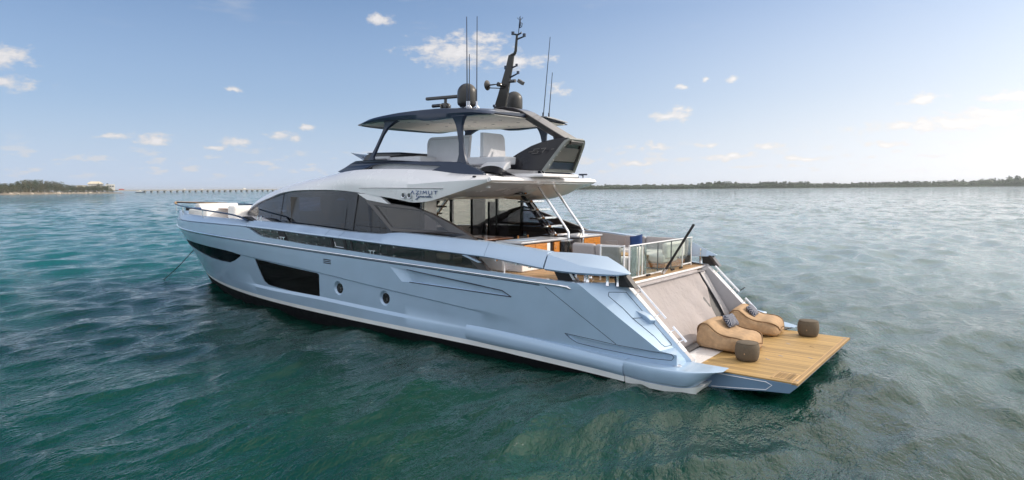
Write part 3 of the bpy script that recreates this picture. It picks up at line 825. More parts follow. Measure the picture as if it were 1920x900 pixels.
    v, f = side_prism([(3.84, 2.43), (3.76, 2.42), (3.50, 2.12), (3.60, 2.12)], [], sd * 2.80, sd * 2.60); mk('strut_trim', v, f, 'bronze_black', Y)
    for x, y, r_ in ((5.02, 2.86, .055), (4.70, 2.86, .06), (4.17, 2.85, .055), (3.93, 2.80, .045), (4.85, 2.70, .07)):
        v, f = lathe([(r_, 2.13), (r_ * .75, 2.17), (r_ * .65, 2.26), (r_ * .8, 2.33), (r_, 2.40)], (x, sd * y, 0), 16); mk('fairlead_post', v, f, 'chrome', Y)
    v, f = lathe([(.11, 2.14), (.12, 2.20), (.07, 2.23), (.065, 2.27), (.12, 2.30), (.10, 2.33)], (4.78, sd * 2.62, 0), 20); mk('capstan', v, f, 'chrome', Y)

# ------------------------------------------------------------------ decks
v, f = prism([(3.95, -2.62), (4.3, -2.85), (10.6, -3.02), (10.6, 3.02), (4.3, 2.85), (3.95, 2.62)], [], lambda a, b: (a, b, 2.06), lambda a, b: (a, b, 2.14))
mk('cockpit_deck', v, f, 'teak_deck', Y, smooth=0)
mk('deck_edge_trim', *box((3.93, 0, 2.112), (.05, 5.2, .05)), 'gel_white', Y, bevel=.01)

# ------------------------------------------------------------------ upper works: shell of roof and flybridge
T = [  # x: y top, z top, y mid, z mid, y low, z low, z crown
    (22.55, .40, 3.26, .52, 3.24, .56, 3.18, 3.28), (22.2, .66, 3.36, .80, 3.32, .84, 3.24, 3.42), (21.4, 1.0, 3.58, 1.20, 3.50, 1.25, 3.40, 3.68), (20.35, 1.35, 3.86, 1.58, 3.76, 1.63, 3.65, 4.02),
    (19.5, 1.55, 4.07, 1.80, 3.94, 1.85, 3.82, 4.24), (18.8, 1.70, 4.22, 1.98, 4.07, 2.03, 3.93, 4.40), (17.6, 1.88, 4.43, 2.22, 4.28, 2.27, 4.14, 4.58), (16.4, 2.02, 4.585, 2.38, 4.40, 2.44, 4.235, 4.68),
    (15.5, 2.12, 4.68, 2.47, 4.47, 2.52, 4.255, 4.74), (14.7, 2.22, 4.78, 2.55, 4.52, 2.57, 4.26, 4.80), (13.9, 2.36, 4.86, 2.64, 4.56, 2.62, 4.245, 4.72), (13.3, 2.44, 4.895, 2.70, 4.57, 2.66, 4.21, 4.70),
    (12.9, 2.46, 4.905, 2.74, 4.57, 2.71, 4.18, 4.70), (12.5, 2.48, 4.91, 2.77, 4.56, 2.75, 4.14, 4.70), (11.5, 2.5, 4.90, 2.84, 4.50, 2.79, 4.045, 4.70), (11.0, 2.5, 4.89, 2.86, 4.47, 2.80, 3.985, 4.70),
    (10.5, 2.5, 4.87, 2.87, 4.45, 2.81, 3.93, 4.70), (10.15, 2.5, 4.85, 2.87, 4.47, 2.82, 3.945, 4.70), (9.8, 2.5, 4.82, 2.87, 4.49, 2.82, 3.99, 4.70), (9.4, 2.5, 4.775, 2.87, 4.51, 2.82, 4.09, 4.70),
    (9.0, 2.5, 4.74, 2.86, 4.53, 2.82, 4.19, 4.69), (8.55, 2.5, 4.72, 2.85, 4.55, 2.81, 4.31, 4.68), (8.1, 2.5, 4.70, 2.83, 4.57, 2.79, 4.43, 4.67), (7.80, 2.5, 4.68, 2.80, 4.585, 2.76, 4.515, 4.66)]
cols = [smooth_tab([(r_[0], r_[k]) for r_ in T]) for k in range(1, 8)]
z_in = smooth_tab([(7.8, 4.50), (8.2, 4.39), (8.7, 4.245), (8.9, 4.22), (9.58, 4.11), (10.4, 3.93), (10.9, 4.0), (12, 4.10), (14, 4.18), (18, 4.0), (20, 3.7), (22.6, 3.16)])
z_ce = smooth_tab([(7.8, 4.495), (8.7, 4.235), (9.3, 4.085), (10.4, 4.065), (14, 4.14), (18, 4.02), (20, 3.72), (22.6, 3.15)])
secs = []
nx = 120
for k in range(nx + 1):
    x = 7.80 + (22.55 - 7.80) * k / nx
    yt, zt, ym, zm, yl, zl, zc = [c(x) for c in cols]
    half = [(x, 0, zc), (x, yt * .55, zc - (zc - zt) * .25), (x, yt * .86, zt + (zc - zt) * .3 if zc > zt else zc), (x, yt, zt)]
    half += [(x, ym + (yt - ym) * .45 + .03, zm + (zt - zm) * .55), (x, ym, zm), (x, ym - .005 + (yl - ym) * .5 + .012, zm + (zl - zm) * .55), (x, yl, zl)]
    half += [(x, yl - .04, zl - .004), (x, max(yl - .30, .1), min(z_in(x), zl + .0) if x > 8.0 else z_in(x)), (x, yl * .55, z_ce(x)), (x, 0, z_ce(x))]
    secs.append(half + [(a, -b, c) for a, b, c in reversed(half[1:-1])])
v, f = loft(secs)
shell = mk('flybridge_shell', v, f, 'gel_white', Y, smooth=35)
# the cream after face and soffit of the overhang
lip = [(7.80, 4.66), (7.72, 4.62), (7.70, 4.56), (7.80, 4.505)]
v, f = loft([[(x, s_ * 2.74, z) for x, z in lip] for s_ in (-1, 1)]); mk('overhang_lip', v, f, 'gel_white', Y, bevel=.015)
# curved housing of the stair opening under the overhang
secs = []
for k in range(17):
    t = k / 16; a = math.pi * t
    yy = -1.25 + 1.15 * math.cos(a); dep = math.sin(a)**.6
    secs.append([(7.86, yy, 4.49), (8.5 - .1 * dep, yy * .98, 4.28 - .16 * dep), (8.9, yy * .97, 4.18 - .20 * dep), (9.5, yy * .95, 4.10 - .12 * dep), (9.6, yy * .95, 4.2)])
v, f = loft(secs, closed=True); mk('stair_housing', v, f, 'gel_cream', Y, smooth=40)
# long crease moulded into the shell side
for sd in (1, -1):
    v, f = tube([(x, sd * (2.86 + .012 - .0 * x - max(0, x - 12.2) * .05), 4.335 + (.0 if x < 12 else -(x - 12) * .02)) for x in [9.3 + k * .25 for k in range(15)]], .012, 6)
    mk('side_crease', v, f, 'inner_grey', Y)
    for x in (10.84, 10.60):
        v, f = lathe([(.0, .03), (.05, .035), (.055, .05), (.075, .055), (.085, .0)], (x, sd * (2.835), 4.12), 20, Matrix(((1, 0, 0), (0, 0, sd), (0, 1, 0)))); pl_ = mk('flood_light', v, f, 'steel', Y)
        v, f = lathe([(.0, .052), (.045, .05), (.045, .03)], (x, sd * 2.837, 4.12), 16, Matrix(((1, 0, 0), (0, 0, sd), (0, 1, 0)))); mk('lens', v, f, 'dark_grey', pl_)
    mk('deck_light', *box((10.58, sd * 2.83, 3.995), (.13, .03, .025)), 'steel', Y)
for y in (2.2, -2.2):
    v, f = lathe([(.0, -.02), (.07, -.018), (.085, 0), (.05, .03)], (8.25, y, 4.37), 18); mk('down_light', v, f, 'gel_white', Y)
mk('drain_spout', *box((8.3, 2.72, 4.655), (.10, .06, .05)), 'matt_black', Y, bevel=.015)

# lettering on the shell side: wide spaced capitals above a script line
def strokes(name, lines, x0, z0, sc_, y, w_, sd=1, lean=0.0, zs_=1.0):
    m_ = MB()
    for ln in lines:
        pts = [(x0 - (px + lean * pz) * sc_, sd * y, z0 + pz * sc_ * zs_) for px, pz in ln]
        for a, b in zip(pts[:-1], pts[1:]):
            a, b = Vector(a), Vector(b); d_ = (b - a)
            if d_.length < 1e-6: continue
            d_.normalize(); nrm = Vector((-d_.z, 0, d_.x)) * w_ * .5; a2, b2 = a - d_ * w_ * .45, b + d_ * w_ * .45
            q = [a2 - nrm, b2 - nrm, b2 + nrm, a2 + nrm]
            m_.add([tuple(p) for p in q] + [tuple(p - Vector((0, sd * .02, 0))) for p in q], [(0, 1, 2, 3), (7, 6, 5, 4), (0, 4, 5, 1), (1, 5, 6, 2), (2, 6, 7, 3), (3, 7, 4, 0)])
    return m_.build(name, 'lettering', Y, smooth=0, fix=False)
A_ = [[(0, 0), (.5, 1), (1, 0)]]
Z_ = [[(0, 1), (1, 1), (0, 0), (1, 0)]]; I_ = [[(0, 0), (0, 1)]]
M_ = [[(0, 0), (.15, 1), (.6, .35), (1.05, 1), (1.2, 0)]]; U_ = [[(0, 1), (0, .12), (.12, 0), (.88, 0), (1, .12), (1, 1)]]; T_ = [[(0, 1), (1.1, 1)], [(.55, 1), (.55, 0)]]
word = []; cx = 0
for g, wd in ((A_, 1.0), (Z_, 1.0), (I_, 0.0), (M_, 1.2), (U_, 1.0), (T_, 1.1)):
    word += [[(px + cx, pz) for px, pz in ln] for ln in g]; cx += wd + .62
def curve(pts, n=5):
    out = []
    P = [pts[0]] + pts + [pts[-1]]
    for i in range(1, len(P) - 2):
        for k in range(n):
            t = k / n
            out.append(tuple(.5 * ((2 * P[i][c]) + (-P[i - 1][c] + P[i + 1][c]) * t + (2 * P[i - 1][c] - 5 * P[i][c] + 4 * P[i + 1][c] - P[i + 2][c]) * t * t + (-P[i - 1][c] + 3 * P[i][c] - 3 * P[i + 1][c] + P[i + 2][c]) * t**3) for c in (0, 1)))
    return out + [pts[-1]]
script = [curve([(1.0, 1.35), (.6, 1.55), (.1, 1.1), (.1, .5), (.5, .35), (.85, .75), (.8, .2), (.5, -.5), (.1, -.6), (.2, -.2), (1.0, .2), (1.3, .7), (1.35, .35)]),
          curve([(1.35, .3), (1.5, .65), (1.75, .65), (1.65, .3), (1.95, .35), (2.4, .65), (2.15, .7), (2.0, .4), (2.2, .25), (2.45, .6), (2.45, .3), (2.7, .4)]),
          curve([(2.75, .3), (2.85, .65), (3.1, .68), (3.15, .3), (3.4, .4), (3.75, .65), (3.5, .7), (3.4, .4), (3.6, .25), (3.9, .7), (4.15, 1.4), (3.95, .4), (4.1, .25), (4.4, .5), (4.6, .7), (4.35, .7), (4.35, .35), (4.6, .25), (5.1, .45)])]
for sd in (1, -1):
    if sd > 0:
        strokes('lettering', word, 10.54, 4.175, .122, 2.876, .013, sd, .0, .72)
        strokes('lettering', script, 10.36, 4.06, .122, 2.860, .008, sd, .25, .66)

# salon side glass
g_top = smooth_tab([(12.4, 4.12), (13.15, 4.19), (13.97, 4.265), (14.7, 4.28), (16.4, 4.255), (17.6, 4.165), (18.8, 3.95), (20.35, 3.67), (21.4, 3.42), (22.2, 3.26)])
def gy(x): return pl(x, 2.60, 12, 24, 2.6)
XA = [12.55 + (22.1 - 12.55) * k / 70 for k in range(71)]
for sd in (1, -1):
    secs = []
    for x in XA:
        zt, zb_ = g_top(x) + .04, 2.72 if x < 19 else 2.72 + (x - 19) * .15
        q = [(x, gy(x) + .015 - .10 * (z - 2.7) / 1.5, z) for z in (zb_, zb_ + (zt - zb_) * .35, zb_ + (zt - zb_) * .7, zt)]
        q += [(a, b - .02, c) for a, b, c in reversed(q)]
        secs.append([(a, sd * b, c) for a, b, c in q])
    v, f = loft(secs); sg = mk('salon_glass', v, f, 'salon_glass', Y, smooth=40)
    def gline(x0, z0, x1, z1, r_=.010, nm='glass_joint'):
        v, f = tube([(x0 + (x1 - x0) * t, sd * (gy(x0 + (x1 - x0) * t) + .02 - .10 * (z0 + (z1 - z0) * t - 2.7) / 1.5), z0 + (z1 - z0) * t) for t in [k / 8 for k in range(9)]], r_, 6); return mk(nm, v, f, 'matt_black', sg)
    gline(17.63, 4.17, 17.95, 3.0); gline(13.22, 4.13, 13.42, 2.9, .016); gline(13.4, 3.17, 11.9, 3.12, .010); gline(13.75, 3.7, 13.85, 2.9, .007)
    # after leaf of the glass, down to the slanted arch
    v, f = side_prism([(12.54, 4.05), (12.80, 3.98), (12.15, 3.45), (11.55, 3.0), (11.3, 2.75), (12.54, 2.75)], [], lambda u, w_: sd * (2.615 - .10 * (w_ - 2.7) / 1.5), lambda u, w_: sd * (2.595 - .10 * (w_ - 2.7) / 1.5))
    mk('salon_glass', v, f, 'salon_glass', Y)
    # dark sweep at the forward foot of the glass
    v, f = tube([(20.0, sd * (gy(20.0) + .03), 3.10), (19.0, sd * (gy(19.0) + .04), 3.16), (18.4, sd * (gy(18.4) + .05), 3.13), (17.9, sd * (gy(17.9) + .06), 3.02), (17.5, sd * (gy(17.5) + .07), 2.95)], [.03, .05, .07, .07, .04], 8, flat=.8)
    mk('glass_foot_trim', v, f, 'matt_black', Y)
    # white bracket from the shell down to the arch
    v, f = side_prism([(13.02, 4.16), (12.58, 3.97), (11.62, 3.86), (12.05, 4.12)], [], sd * 2.74, sd * 2.60); mk('arch_bracket', v, f, 'gel_white', Y, bevel=.01)
    # swept wing wall with its window
    outer = [(12.86, 3.98), (12.59, 3.985), (11.70, 3.89), (10.71, 3.80), (9.97, 3.62), (9.16, 3.37), (8.39, 3.11), (7.70, 2.83), (8.33, 2.86), (8.96, 3.035), (10.18, 3.05), (11.57, 3.045), (12.2, 3.50)]
    hole = [(12.36, 3.80), (11.54, 3.16), (9.20, 3.13), (9.76, 3.42), (10.39, 3.69)]
    wy = lambda u, w_: sd * (2.70 + .30 * max(0, (9.5 - u) / 1.8) - .10 * (w_ - 2.9))
    wy2 = lambda u, w_: wy(u, w_) - sd * .13
    v, f = side_prism(outer, [hole], wy, wy2); aw = mk('wing_wall', v, f, 'bronze_black', Y, smooth=20, bevel=.012)
    inner = [(12.30, 3.78), (11.56, 3.18), (9.28, 3.15), (9.78, 3.405), (10.38, 3.665)]
    v, f = side_prism(hole, [inner], lambda u, w_: wy(u, w_) - sd * .012, lambda u, w_: wy(u, w_) - sd * .05); mk('window_frame', v, f, 'dark_grey', aw)
    v, f = side_prism(inner, [], lambda u, w_: wy(u, w_) - sd * .025, lambda u, w_: wy(u, w_) - sd * .04); mk('pane', v, f, 'wing_glass', aw)
    # dark slot with a low rail under the wing wall
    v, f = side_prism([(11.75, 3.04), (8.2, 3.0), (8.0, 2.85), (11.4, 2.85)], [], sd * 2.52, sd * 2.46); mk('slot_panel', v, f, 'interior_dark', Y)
    v, f = tube([(10.95, sd * 2.66, 2.86), (10.95, sd * 2.66, 3.0), (10.2, sd * 2.66, 3.0), (10.2, sd * 2.66, 2.86)], .014, 6); mk('slot_rail', v, f, 'steel', Y)
# windshield across the front
secs = []
for k in range(13):
    t = k / 12
    x = 22.25 - t * 3.2
    zc, yt, zt = cols[6](x) + .012, cols[0](x) * .84, cols[1](x) + .012
    secs.append([(x, -yt, zt + .03), (x, -yt * .5, zc - .02), (x, 0, zc), (x, yt * .5, zc - .02), (x, yt, zt + .03), (x, yt, zt + .02), (x, 0, zc - .012), (x, -yt, zt + .02)])
v, f = loft(secs); mk('windshield', v, f, 'windshield_glass', Y, smooth=40)
# deckhouse base and coachroof forward of the glass
secs = []
for k in range(25):
    x = 24.8 - (24.8 - 16.6) * k / 24
    yb = pl(x, 2.50, 15.5, 25.2, 2.4); zt = I(x, [16.6, 17.5, 18.3, 19.2, 20.2, 22.4, 24.8], [2.80, 2.95, 3.10, 3.17, 3.17, 3.12, 2.92])
    h = [(x, 0, zt + .05), (x, yb * .6, zt + .04), (x, yb * .9, zt), (x, yb + .02, zt - .07), (x, yb + .06, zt - .25), (x, yb + .08, 2.4), (x, 0, 2.4)]
    secs.append(h + [(a, -b, c) for a, b, c in reversed(h[1:-1])])
v, f = loft(secs); mk('coachroof', v, f, 'gel_white', Y, smooth=40)

# what the tinted glass lets through: cabin sole, dark linings with openings, seats
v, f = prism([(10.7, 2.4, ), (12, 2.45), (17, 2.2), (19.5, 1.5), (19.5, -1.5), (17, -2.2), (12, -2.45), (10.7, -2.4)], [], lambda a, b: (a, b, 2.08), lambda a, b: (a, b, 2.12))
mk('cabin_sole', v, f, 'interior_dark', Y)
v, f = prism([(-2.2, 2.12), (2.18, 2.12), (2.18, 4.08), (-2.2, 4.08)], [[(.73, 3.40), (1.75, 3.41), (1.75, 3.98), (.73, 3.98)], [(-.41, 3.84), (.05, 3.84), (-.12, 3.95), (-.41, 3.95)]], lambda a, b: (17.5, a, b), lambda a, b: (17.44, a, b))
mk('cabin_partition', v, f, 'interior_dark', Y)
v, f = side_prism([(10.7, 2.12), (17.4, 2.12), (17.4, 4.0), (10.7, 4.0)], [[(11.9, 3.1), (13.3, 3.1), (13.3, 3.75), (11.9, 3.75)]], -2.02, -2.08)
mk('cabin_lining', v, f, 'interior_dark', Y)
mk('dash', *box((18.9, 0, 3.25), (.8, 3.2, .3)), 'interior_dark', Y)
for x0, wd in ((16.6, .5), (13.6, .35), (12.2, .30)):
    secs = [[(x0 + wd * k / 12, 2.28 + .035 * (k % 2), z) for z in (2.3, 4.0)] for k in range(13)]
    v, f = loft(secs, closed=False); mk('cabin_curtain', v, f, 'curtain_grey', Y, smooth=0)
for sx, sy in ((15.5, 1.3), (14.2, -1.2)):
    mk('cabin_seat', *box((sx, sy, 2.5), (1.6, .9, .8)), 'dark_grey', Y, bevel=.08)

# after bulkhead: mirror-tinted sliding doors in black frames
m_ = MB()
for y0, y1 in ((2.48, 1.24), (1.16, .28), (-.36, -1.0), (-1.06, -2.42)):
    m_.add(*box((10.5, (y0 + y1) / 2, 3.10), (.03, abs(y0 - y1) - .004, 1.92)))
dr = m_.build('salon_door', 'door_glass', Y, smooth=0)
for y, wd in ((1.20, .08), (-.05, .62), (-1.03, .06), (-2.44, .06), (2.5, .06)):
    mk('door_frame', *box((10.47, y, 3.10), (.07, wd - .002, 1.93)), 'gloss_black', Y, smooth=0)
for y, z, wy_, hz in ((-.75, 3.35, .30, 1.1), (-1.35, 3.1, .5, 1.0), (-1.75, 2.72, 1.25, .06), (-1.75, 2.42, 1.25, .06), (.6, 2.55, .85, .7)):
    mk('door_panel', *box((10.455, y, z), (.03, wy_, hz)), 'gloss_black', Y, smooth=0)
mk('door_return', *box((10.44, 2.2, 3.12), (.06, .5, 1.9)), 'gel_cream', Y, smooth=0)
v, f = tube([(10.36, -.33, 2.85), (10.36, -.33, 3.2)], .035, 8); mk('door_handle', v, f, 'chrome', Y)
mk('door_head', *box((10.46, 0, 4.03), (.09, 5.0, .06)), 'gel_cream', Y, smooth=0)
v, f = side_prism([(10.45, 2.14), (10.45, 2.98), (8.2, 2.90), (8.2, 2.14)], [], -2.74, -2.68); mk('side_bulwark_lining', v, f, 'dark_grey', Y)
v, f = side_prism([(8.198, 2.14), (8.198, 2.955), (7.5, 2.93), (5.8, 2.79), (5.0, 2.77), (4.4, 2.72), (4.4, 2.14)], [], -2.735, -2.675); mk('side_bulwark_lining', v, f, 'inner_grey', Y)
for x0 in (7.0, 6.2):
    mk('lining_locker', *box((x0 + .05, -2.66, 2.52), (.42, .03, .34)), 'inner_grey', Y, bevel=.012)
for x in (4.05, ):
    for z in (2.58, 2.47):
        mk('deck_socket', *box((x + .02, -2.62, z), (.02, .16, .07)), 'gel_cream', Y, bevel=.008)

# ------------------------------------------------------------------ flybridge coaming
z_co = smooth_tab([(8.2, 4.74), (8.45, 4.86), (8.8, 4.98), (9.13, 5.065), (9.6, 5.09), (10.46, 5.11), (12.27, 5.19), (13.0, 5.20), (13.74, 5.19), (14.2, 5.03), (14.7, 4.88)])
for sd in (1, -1):
    outer = [(14.78, 4.86), (14.42, 4.80), (13.35, 4.885), (13.0, 4.96), (12.72, 5.03), (12.3, 5.075), (11.6, 5.06), (10.3, 4.985), (9.85, 4.96), (10.16, 4.845), (9.6, 4.775), (8.6, 4.69), (8.2, 4.68)]
    top = [(x, z_co(x)) for x in (8.2, 8.35, 8.5, 8.7, 8.9, 9.13, 9.5, 10.0, 10.5, 11, 11.6, 12.27, 12.8, 13.3, 13.74, 14.0, 14.3, 14.6)]
    yy = lambda u, w_: sd * (2.47 - .30 * (w_ - 4.7) - max(0, u - 12.5)**1.5 * .10)
    v, f = side_prism(outer + top, [], yy, lambda u, w_: yy(u, w_) - sd * .14)
    mk('flybridge_coaming', v, f, 'navy', Y, smooth=20, bevel=.015)
    # pale seat bases seen through the gap under the coaming
    mk('seat_base', *box((11.3, sd * 2.02, 4.95), (3.4, .25, .3)), 'cover_white', Y, bevel=.03)
# coaming across the front and the low wind deflector
secs = []
for k in range(21):
    y = -1.72 + 3.44 * k / 20; c_ = 1 - (y / 1.72)**2
    secs.append([(14.75 + .62 * c_, y, 4.80), (14.72 + .60 * c_, y, 4.90), (13.95 + .5 * c_, y, 5.22), (13.75 + .5 * c_, y, 5.22), (13.85 + .5 * c_, y, 4.75)])
v, f = loft(secs); mk('flybridge_coaming', v, f, 'navy', Y, smooth=30, bevel=.012)
secs = []
for k in range(21):
    y = -1.55 + 3.10 * k / 20; c_ = 1 - (y / 1.55)**2
    secs.append([(14.05 + .5 * c_, y, 5.22), (14.72 + .62 * c_, y, 5.50), (14.70 + .62 * c_, y, 5.505), (14.03 + .5 * c_, y, 5.225)])
v, f = loft(secs); mk('wind_deflector', v, f, 'smoke_glass', Y, smooth=40)
mk('flybridge_deck', *box((11.2, 0, 4.72), (5.6, 4.4, .05)), 'gel_white', Y, smooth=0)
# helm console, seats and covered sunpads of the flybridge
v, f = side_prism([(14.2, 5.2), (14.0, 5.42), (13.8, 5.48), (12.45, 5.44), (12.35, 5.40), (12.45, 5.36), (13.0, 5.30), (13.1, 4.8), (14.2, 4.8)], [], 1.5, -.2); mk('helm_console', v, f, 'dark_grey', Y, bevel=.025)
v, f = side_prism([(13.95, 5.46), (13.9, 5.485), (12.40, 5.465), (12.36, 5.43)], [], 1.53, -.25); mk('console_lid', v, f, 'navy', Y, bevel=.01)
m_ = MB(); m_.add(*box((12.3, 1.1, 5.22), (1.5, .8, .22))); m_.build('helm_seat', 'cover_white', Y, bevel=.07, segs=3)
m_ = MB(); m_.add(*box((13.2, 1.42, 5.30), (.7, .3, .1))); m_.build('helm_seat', 'cover_white', Y, bevel=.04, segs=3)
po = [(12.18, 5.16), (12.18, 5.72)] + [tuple(p[:2]) for p in arc((12.18, 5.72, 0), (12.16, 5.96, 0), (11.95, 5.975, 0), 6)] + [(10.33, 5.985), (10.43, 5.16)]
v, f = side_prism(po, [], .53, .40); cb = mk('covered_bench_back', v, f, 'cover_white', Y, bevel=.035, segs=3)
v, f = side_prism([(12.1, 5.64), (12.1, 5.66), (12.0, 5.90), (10.38, 5.91), (10.38, 5.90), (12.0, 5.885)], [], .535, .53); mk('cover_piping', v, f, 'inner_grey', cb)
po = [(1.13, 5.27), (1.08, 5.98), (.30, 5.985)] + [tuple(p[:2]) for p in arc((.30, 5.985, 0), (.07, 5.98, 0), (.06, 5.80, 0), 6)] + [(.05, 5.27)]
v, f = prism(po, [], lambda a, b: (9.30 + (b - 5.27) * .05, a, b), lambda a, b: (9.42 + (b - 5.27) * .05, a, b)); mk('covered_bench_back', v, f, 'cover_white', Y, bevel=.03, segs=3)
v, f = tube([(9.45, 1.10, 5.25), (9.32, 1.05, 5.36)], .02, 6); mk('cover_strap', v, f, 'navy', Y)
v, f = loft([[(9.9, .1, z), (8.35, .1, z), (8.35, 1.32, z), (9.9, 1.32, z)] for z in (5.03, 5.25)]); mk('covered_sunpad', v, f, 'cover_white', Y, bevel=.03)
secs = []
for k in range(9):
    x = 8.95 - .82 * k / 8; s_ = k / 8
    secs.append([(x, 1.35, 5.10), (x, 1.52 + .05 * math.sin(s_ * 9), 5.05), (x, 1.66, 4.96 - .12 * math.sin(s_ * 3.0)), (x, 1.70, 4.92 - .10 * s_), (x, 1.34, 4.92)])
v, f = loft(secs); mk('folded_cover', v, f, 'cover_white', Y, smooth=50)
secs = []
for k in range(13):
    a = math.pi * k / 12
    secs.append([(8.55 - .0 * k + .55 * math.cos(a), 1.72, 4.74 + .24 * math.sin(a)), (8.55 + .60 * math.cos(a), 1.95, 4.70 + .10 * math.sin(a)), (8.55 + .60 * math.cos(a), 1.3, 4.70)])
v, f = loft(secs); mk('coaming_pod', v, f, 'carbon', Y, smooth=50)

# ------------------------------------------------------------------ hardtop, its struts, the after fin and the spine
n_t = smooth_tab([(8.3, 6.40), (8.62, 6.46), (9.07, 6.555), (9.69, 6.60), (10.84, 6.635), (11.72, 6.62), (12.56, 6.57), (13.21, 6.51), (13.87, 6.37), (14.25, 6.34)])
n_b = smooth_tab([(8.3, 6.37), (8.62, 6.38), (9.38, 6.35), (10.01, 6.32), (10.4, 6.305), (10.78, 6.315), (11.1, 6.37), (11.54, 6.40), (12.49, 6.41), (13.34, 6.385), (13.87, 6.34), (14.25, 6.33)])
ht_y = smooth_tab([(8.3, 1.95), (8.62, 2.05), (9.4, 2.10), (10.8, 2.12), (12.5, 2.10), (13.4, 2.04), (13.87, 1.98), (14.05, 1.55), (14.15, 1.1), (14.22, .25)])
secs, csec = [], []
for k in range(61):
    x = 8.35 + (14.22 - 8.35) * k / 60
    yo, zt, zb_ = ht_y(x), n_t(x), n_b(x)
    crown = min(.12, (14.25 - x) * .12)
    h = [(x, 0, zt + crown), (x, yo * .5, zt + crown * .85), (x, yo * .85, zt + crown * .4), (x, yo - .06, zt), (x, yo, .5 * zt + .5 * zb_), (x, yo - .03, zb_), (x, yo - .16, zb_ + .003)]
    secs.append(h + [(x, yo - .17, max(zb_, 6.40) - .0 + .02), (x, 0, max(zb_, 6.40) + .03)] + [(a, -b, c) for a, b, c in reversed(h[1:] + [(x, yo - .17, max(zb_, 6.40) + .02)])])
    h2 = [(x, yo - .165, max(zb_, 6.385) - .004 + 0), (x, yo * .5, max(zb_, 6.385) + .008), (x, 0, max(zb_, 6.385) + .01)]
    csec.append(h2 + [(a, -b, c) for a, b, c in reversed(h2[:-1])])
v, f = loft(secs); ht = mk('hardtop', v, f, 'navy', Y, smooth=35)
v, f = loft(csec, closed=False); cl = mk('hardtop_ceiling', v, f, 'upholstery_white', Y, smooth=60)
so = cl.modifiers.new('thick', 'SOLIDIFY'); so.thickness = .012
for x in (9.2, 10.2, 11.2, 12.2):
    for y in (-1.3, -.45, .45, 1.3):
        v, f = lathe([(.0, -.012), (.05, -.012), (.055, .0)], (x, y, max(n_b(x), 6.385) - .002), 12); mk('ceiling_spot', v, f, 'inner_grey', Y)
# pale solar strip and navy cheek on top of the after part
v, f = loft([[(x, s_ * yy_, n_t(x) + zz_) for s_, yy_, zz_ in ((1, 1.6, .06), (1, .9, .115), (1, .55, .123), (1, .55, .10), (1, 1.6, .03))] for x in (8.4, 8.7, 9.0, 9.3, 9.6)]); mk('roof_panel', v, f, 'slab_grey', Y)
v, f = loft([[(x, -yy_, n_t(x) + zz_) for yy_, zz_ in ((1.75, .045), (.9, .115), (.55, .123), (.55, .10), (1.75, .02))] for x in (8.2, 8.5, 8.8, 9.1, 9.4)]); mk('roof_panel', v, f, 'slab_grey', Y)
for sd in (1, -1):
    # raked forward strut and waisted middle strut, both flaring into the hardtop
    F_ = [(13.22, 5.18, .16, .05), (13.16, 5.30, .085, .045), (12.95, 5.62, .065, .04), (12.72, 5.98, .065, .04), (12.55, 6.20, .10, .05), (12.40, 6.33, .20, .07), (12.30, 6.42, .34, .09)]
    v, f = loft([[(x + w_, sd * (1.98 + d_ - .06 * (z - 5.2)), z) , (x + w_, sd * (1.98 - d_ - .06 * (z - 5.2)), z), (x - w_, sd * (1.98 - d_ - .06 * (z - 5.2)), z), (x - w_, sd * (1.98 + d_ - .06 * (z - 5.2)), z)] for x, z, w_, d_ in F_])
    mk('hardtop_strut', v, f, 'navy', Y, smooth=40, bevel=.02)
    F_ = [(9.27, 5.00, .24, .07), (9.26, 5.10, .16, .06), (9.27, 5.3, .10, .05), (9.30, 5.6, .075, .045), (9.34, 5.9, .085, .05), (9.36, 6.1, .115, .05), (9.37, 6.25, .17, .06), (9.38, 6.38, .24, .09)]
    v, f = loft([[(x + w_, sd * (2.10 + d_), z), (x + w_, sd * (2.10 - d_), z), (x - w_, sd * (2.10 - d_), z), (x - w_, sd * (2.10 + d_), z)] for x, z, w_, d_ in F_])
    mk('hardtop_strut', v, f, 'navy', Y, smooth=40, bevel=.02)
# spine from the roof down to the fin
sp_p = [(9.9, 6.70, .10), (9.5, 6.765, .13), (9.14, 6.79, .15), (8.8, 6.74, .17), (8.5, 6.63, .18), (8.2, 6.47, .18), (7.6, 6.13, .18), (7.0, 5.80, .16), (6.75, 5.68, .12)]
secs = []
for i, (x, z, h) in enumerate(sp_p):
    a = sp_p[max(0, i - 1)]; b = sp_p[min(len(sp_p) - 1, i + 1)]
    t = Vector((b[0] - a[0], 0, b[1] - a[1])).normalized(); nv = Vector((-t.z, 0, t.x)) * -1
    if nv.z > 0: nv = -nv
    w_ = .36
    p0 = Vector((x, 0, z)); p1 = p0 + nv * h
    secs.append([tuple(p0 + Vector((0, w_, 0))), tuple(p0 - Vector((0, w_, 0))), tuple(p1 - Vector((0, w_ - .05, 0))), tuple(p1 + Vector((0, w_ - .05, 0)))])
v, f = loft(secs); mk('spine_beam', v, f, 'bronze_black', Y, smooth=30, bevel=.025, segs=3)
v, f = side_prism([(8.25, 6.36), (7.85, 6.14), (7.72, 5.68), (7.86, 5.68), (7.95, 6.05)], [], -.55, -.47); mk('spine_brace', v, f, 'navy', Y)
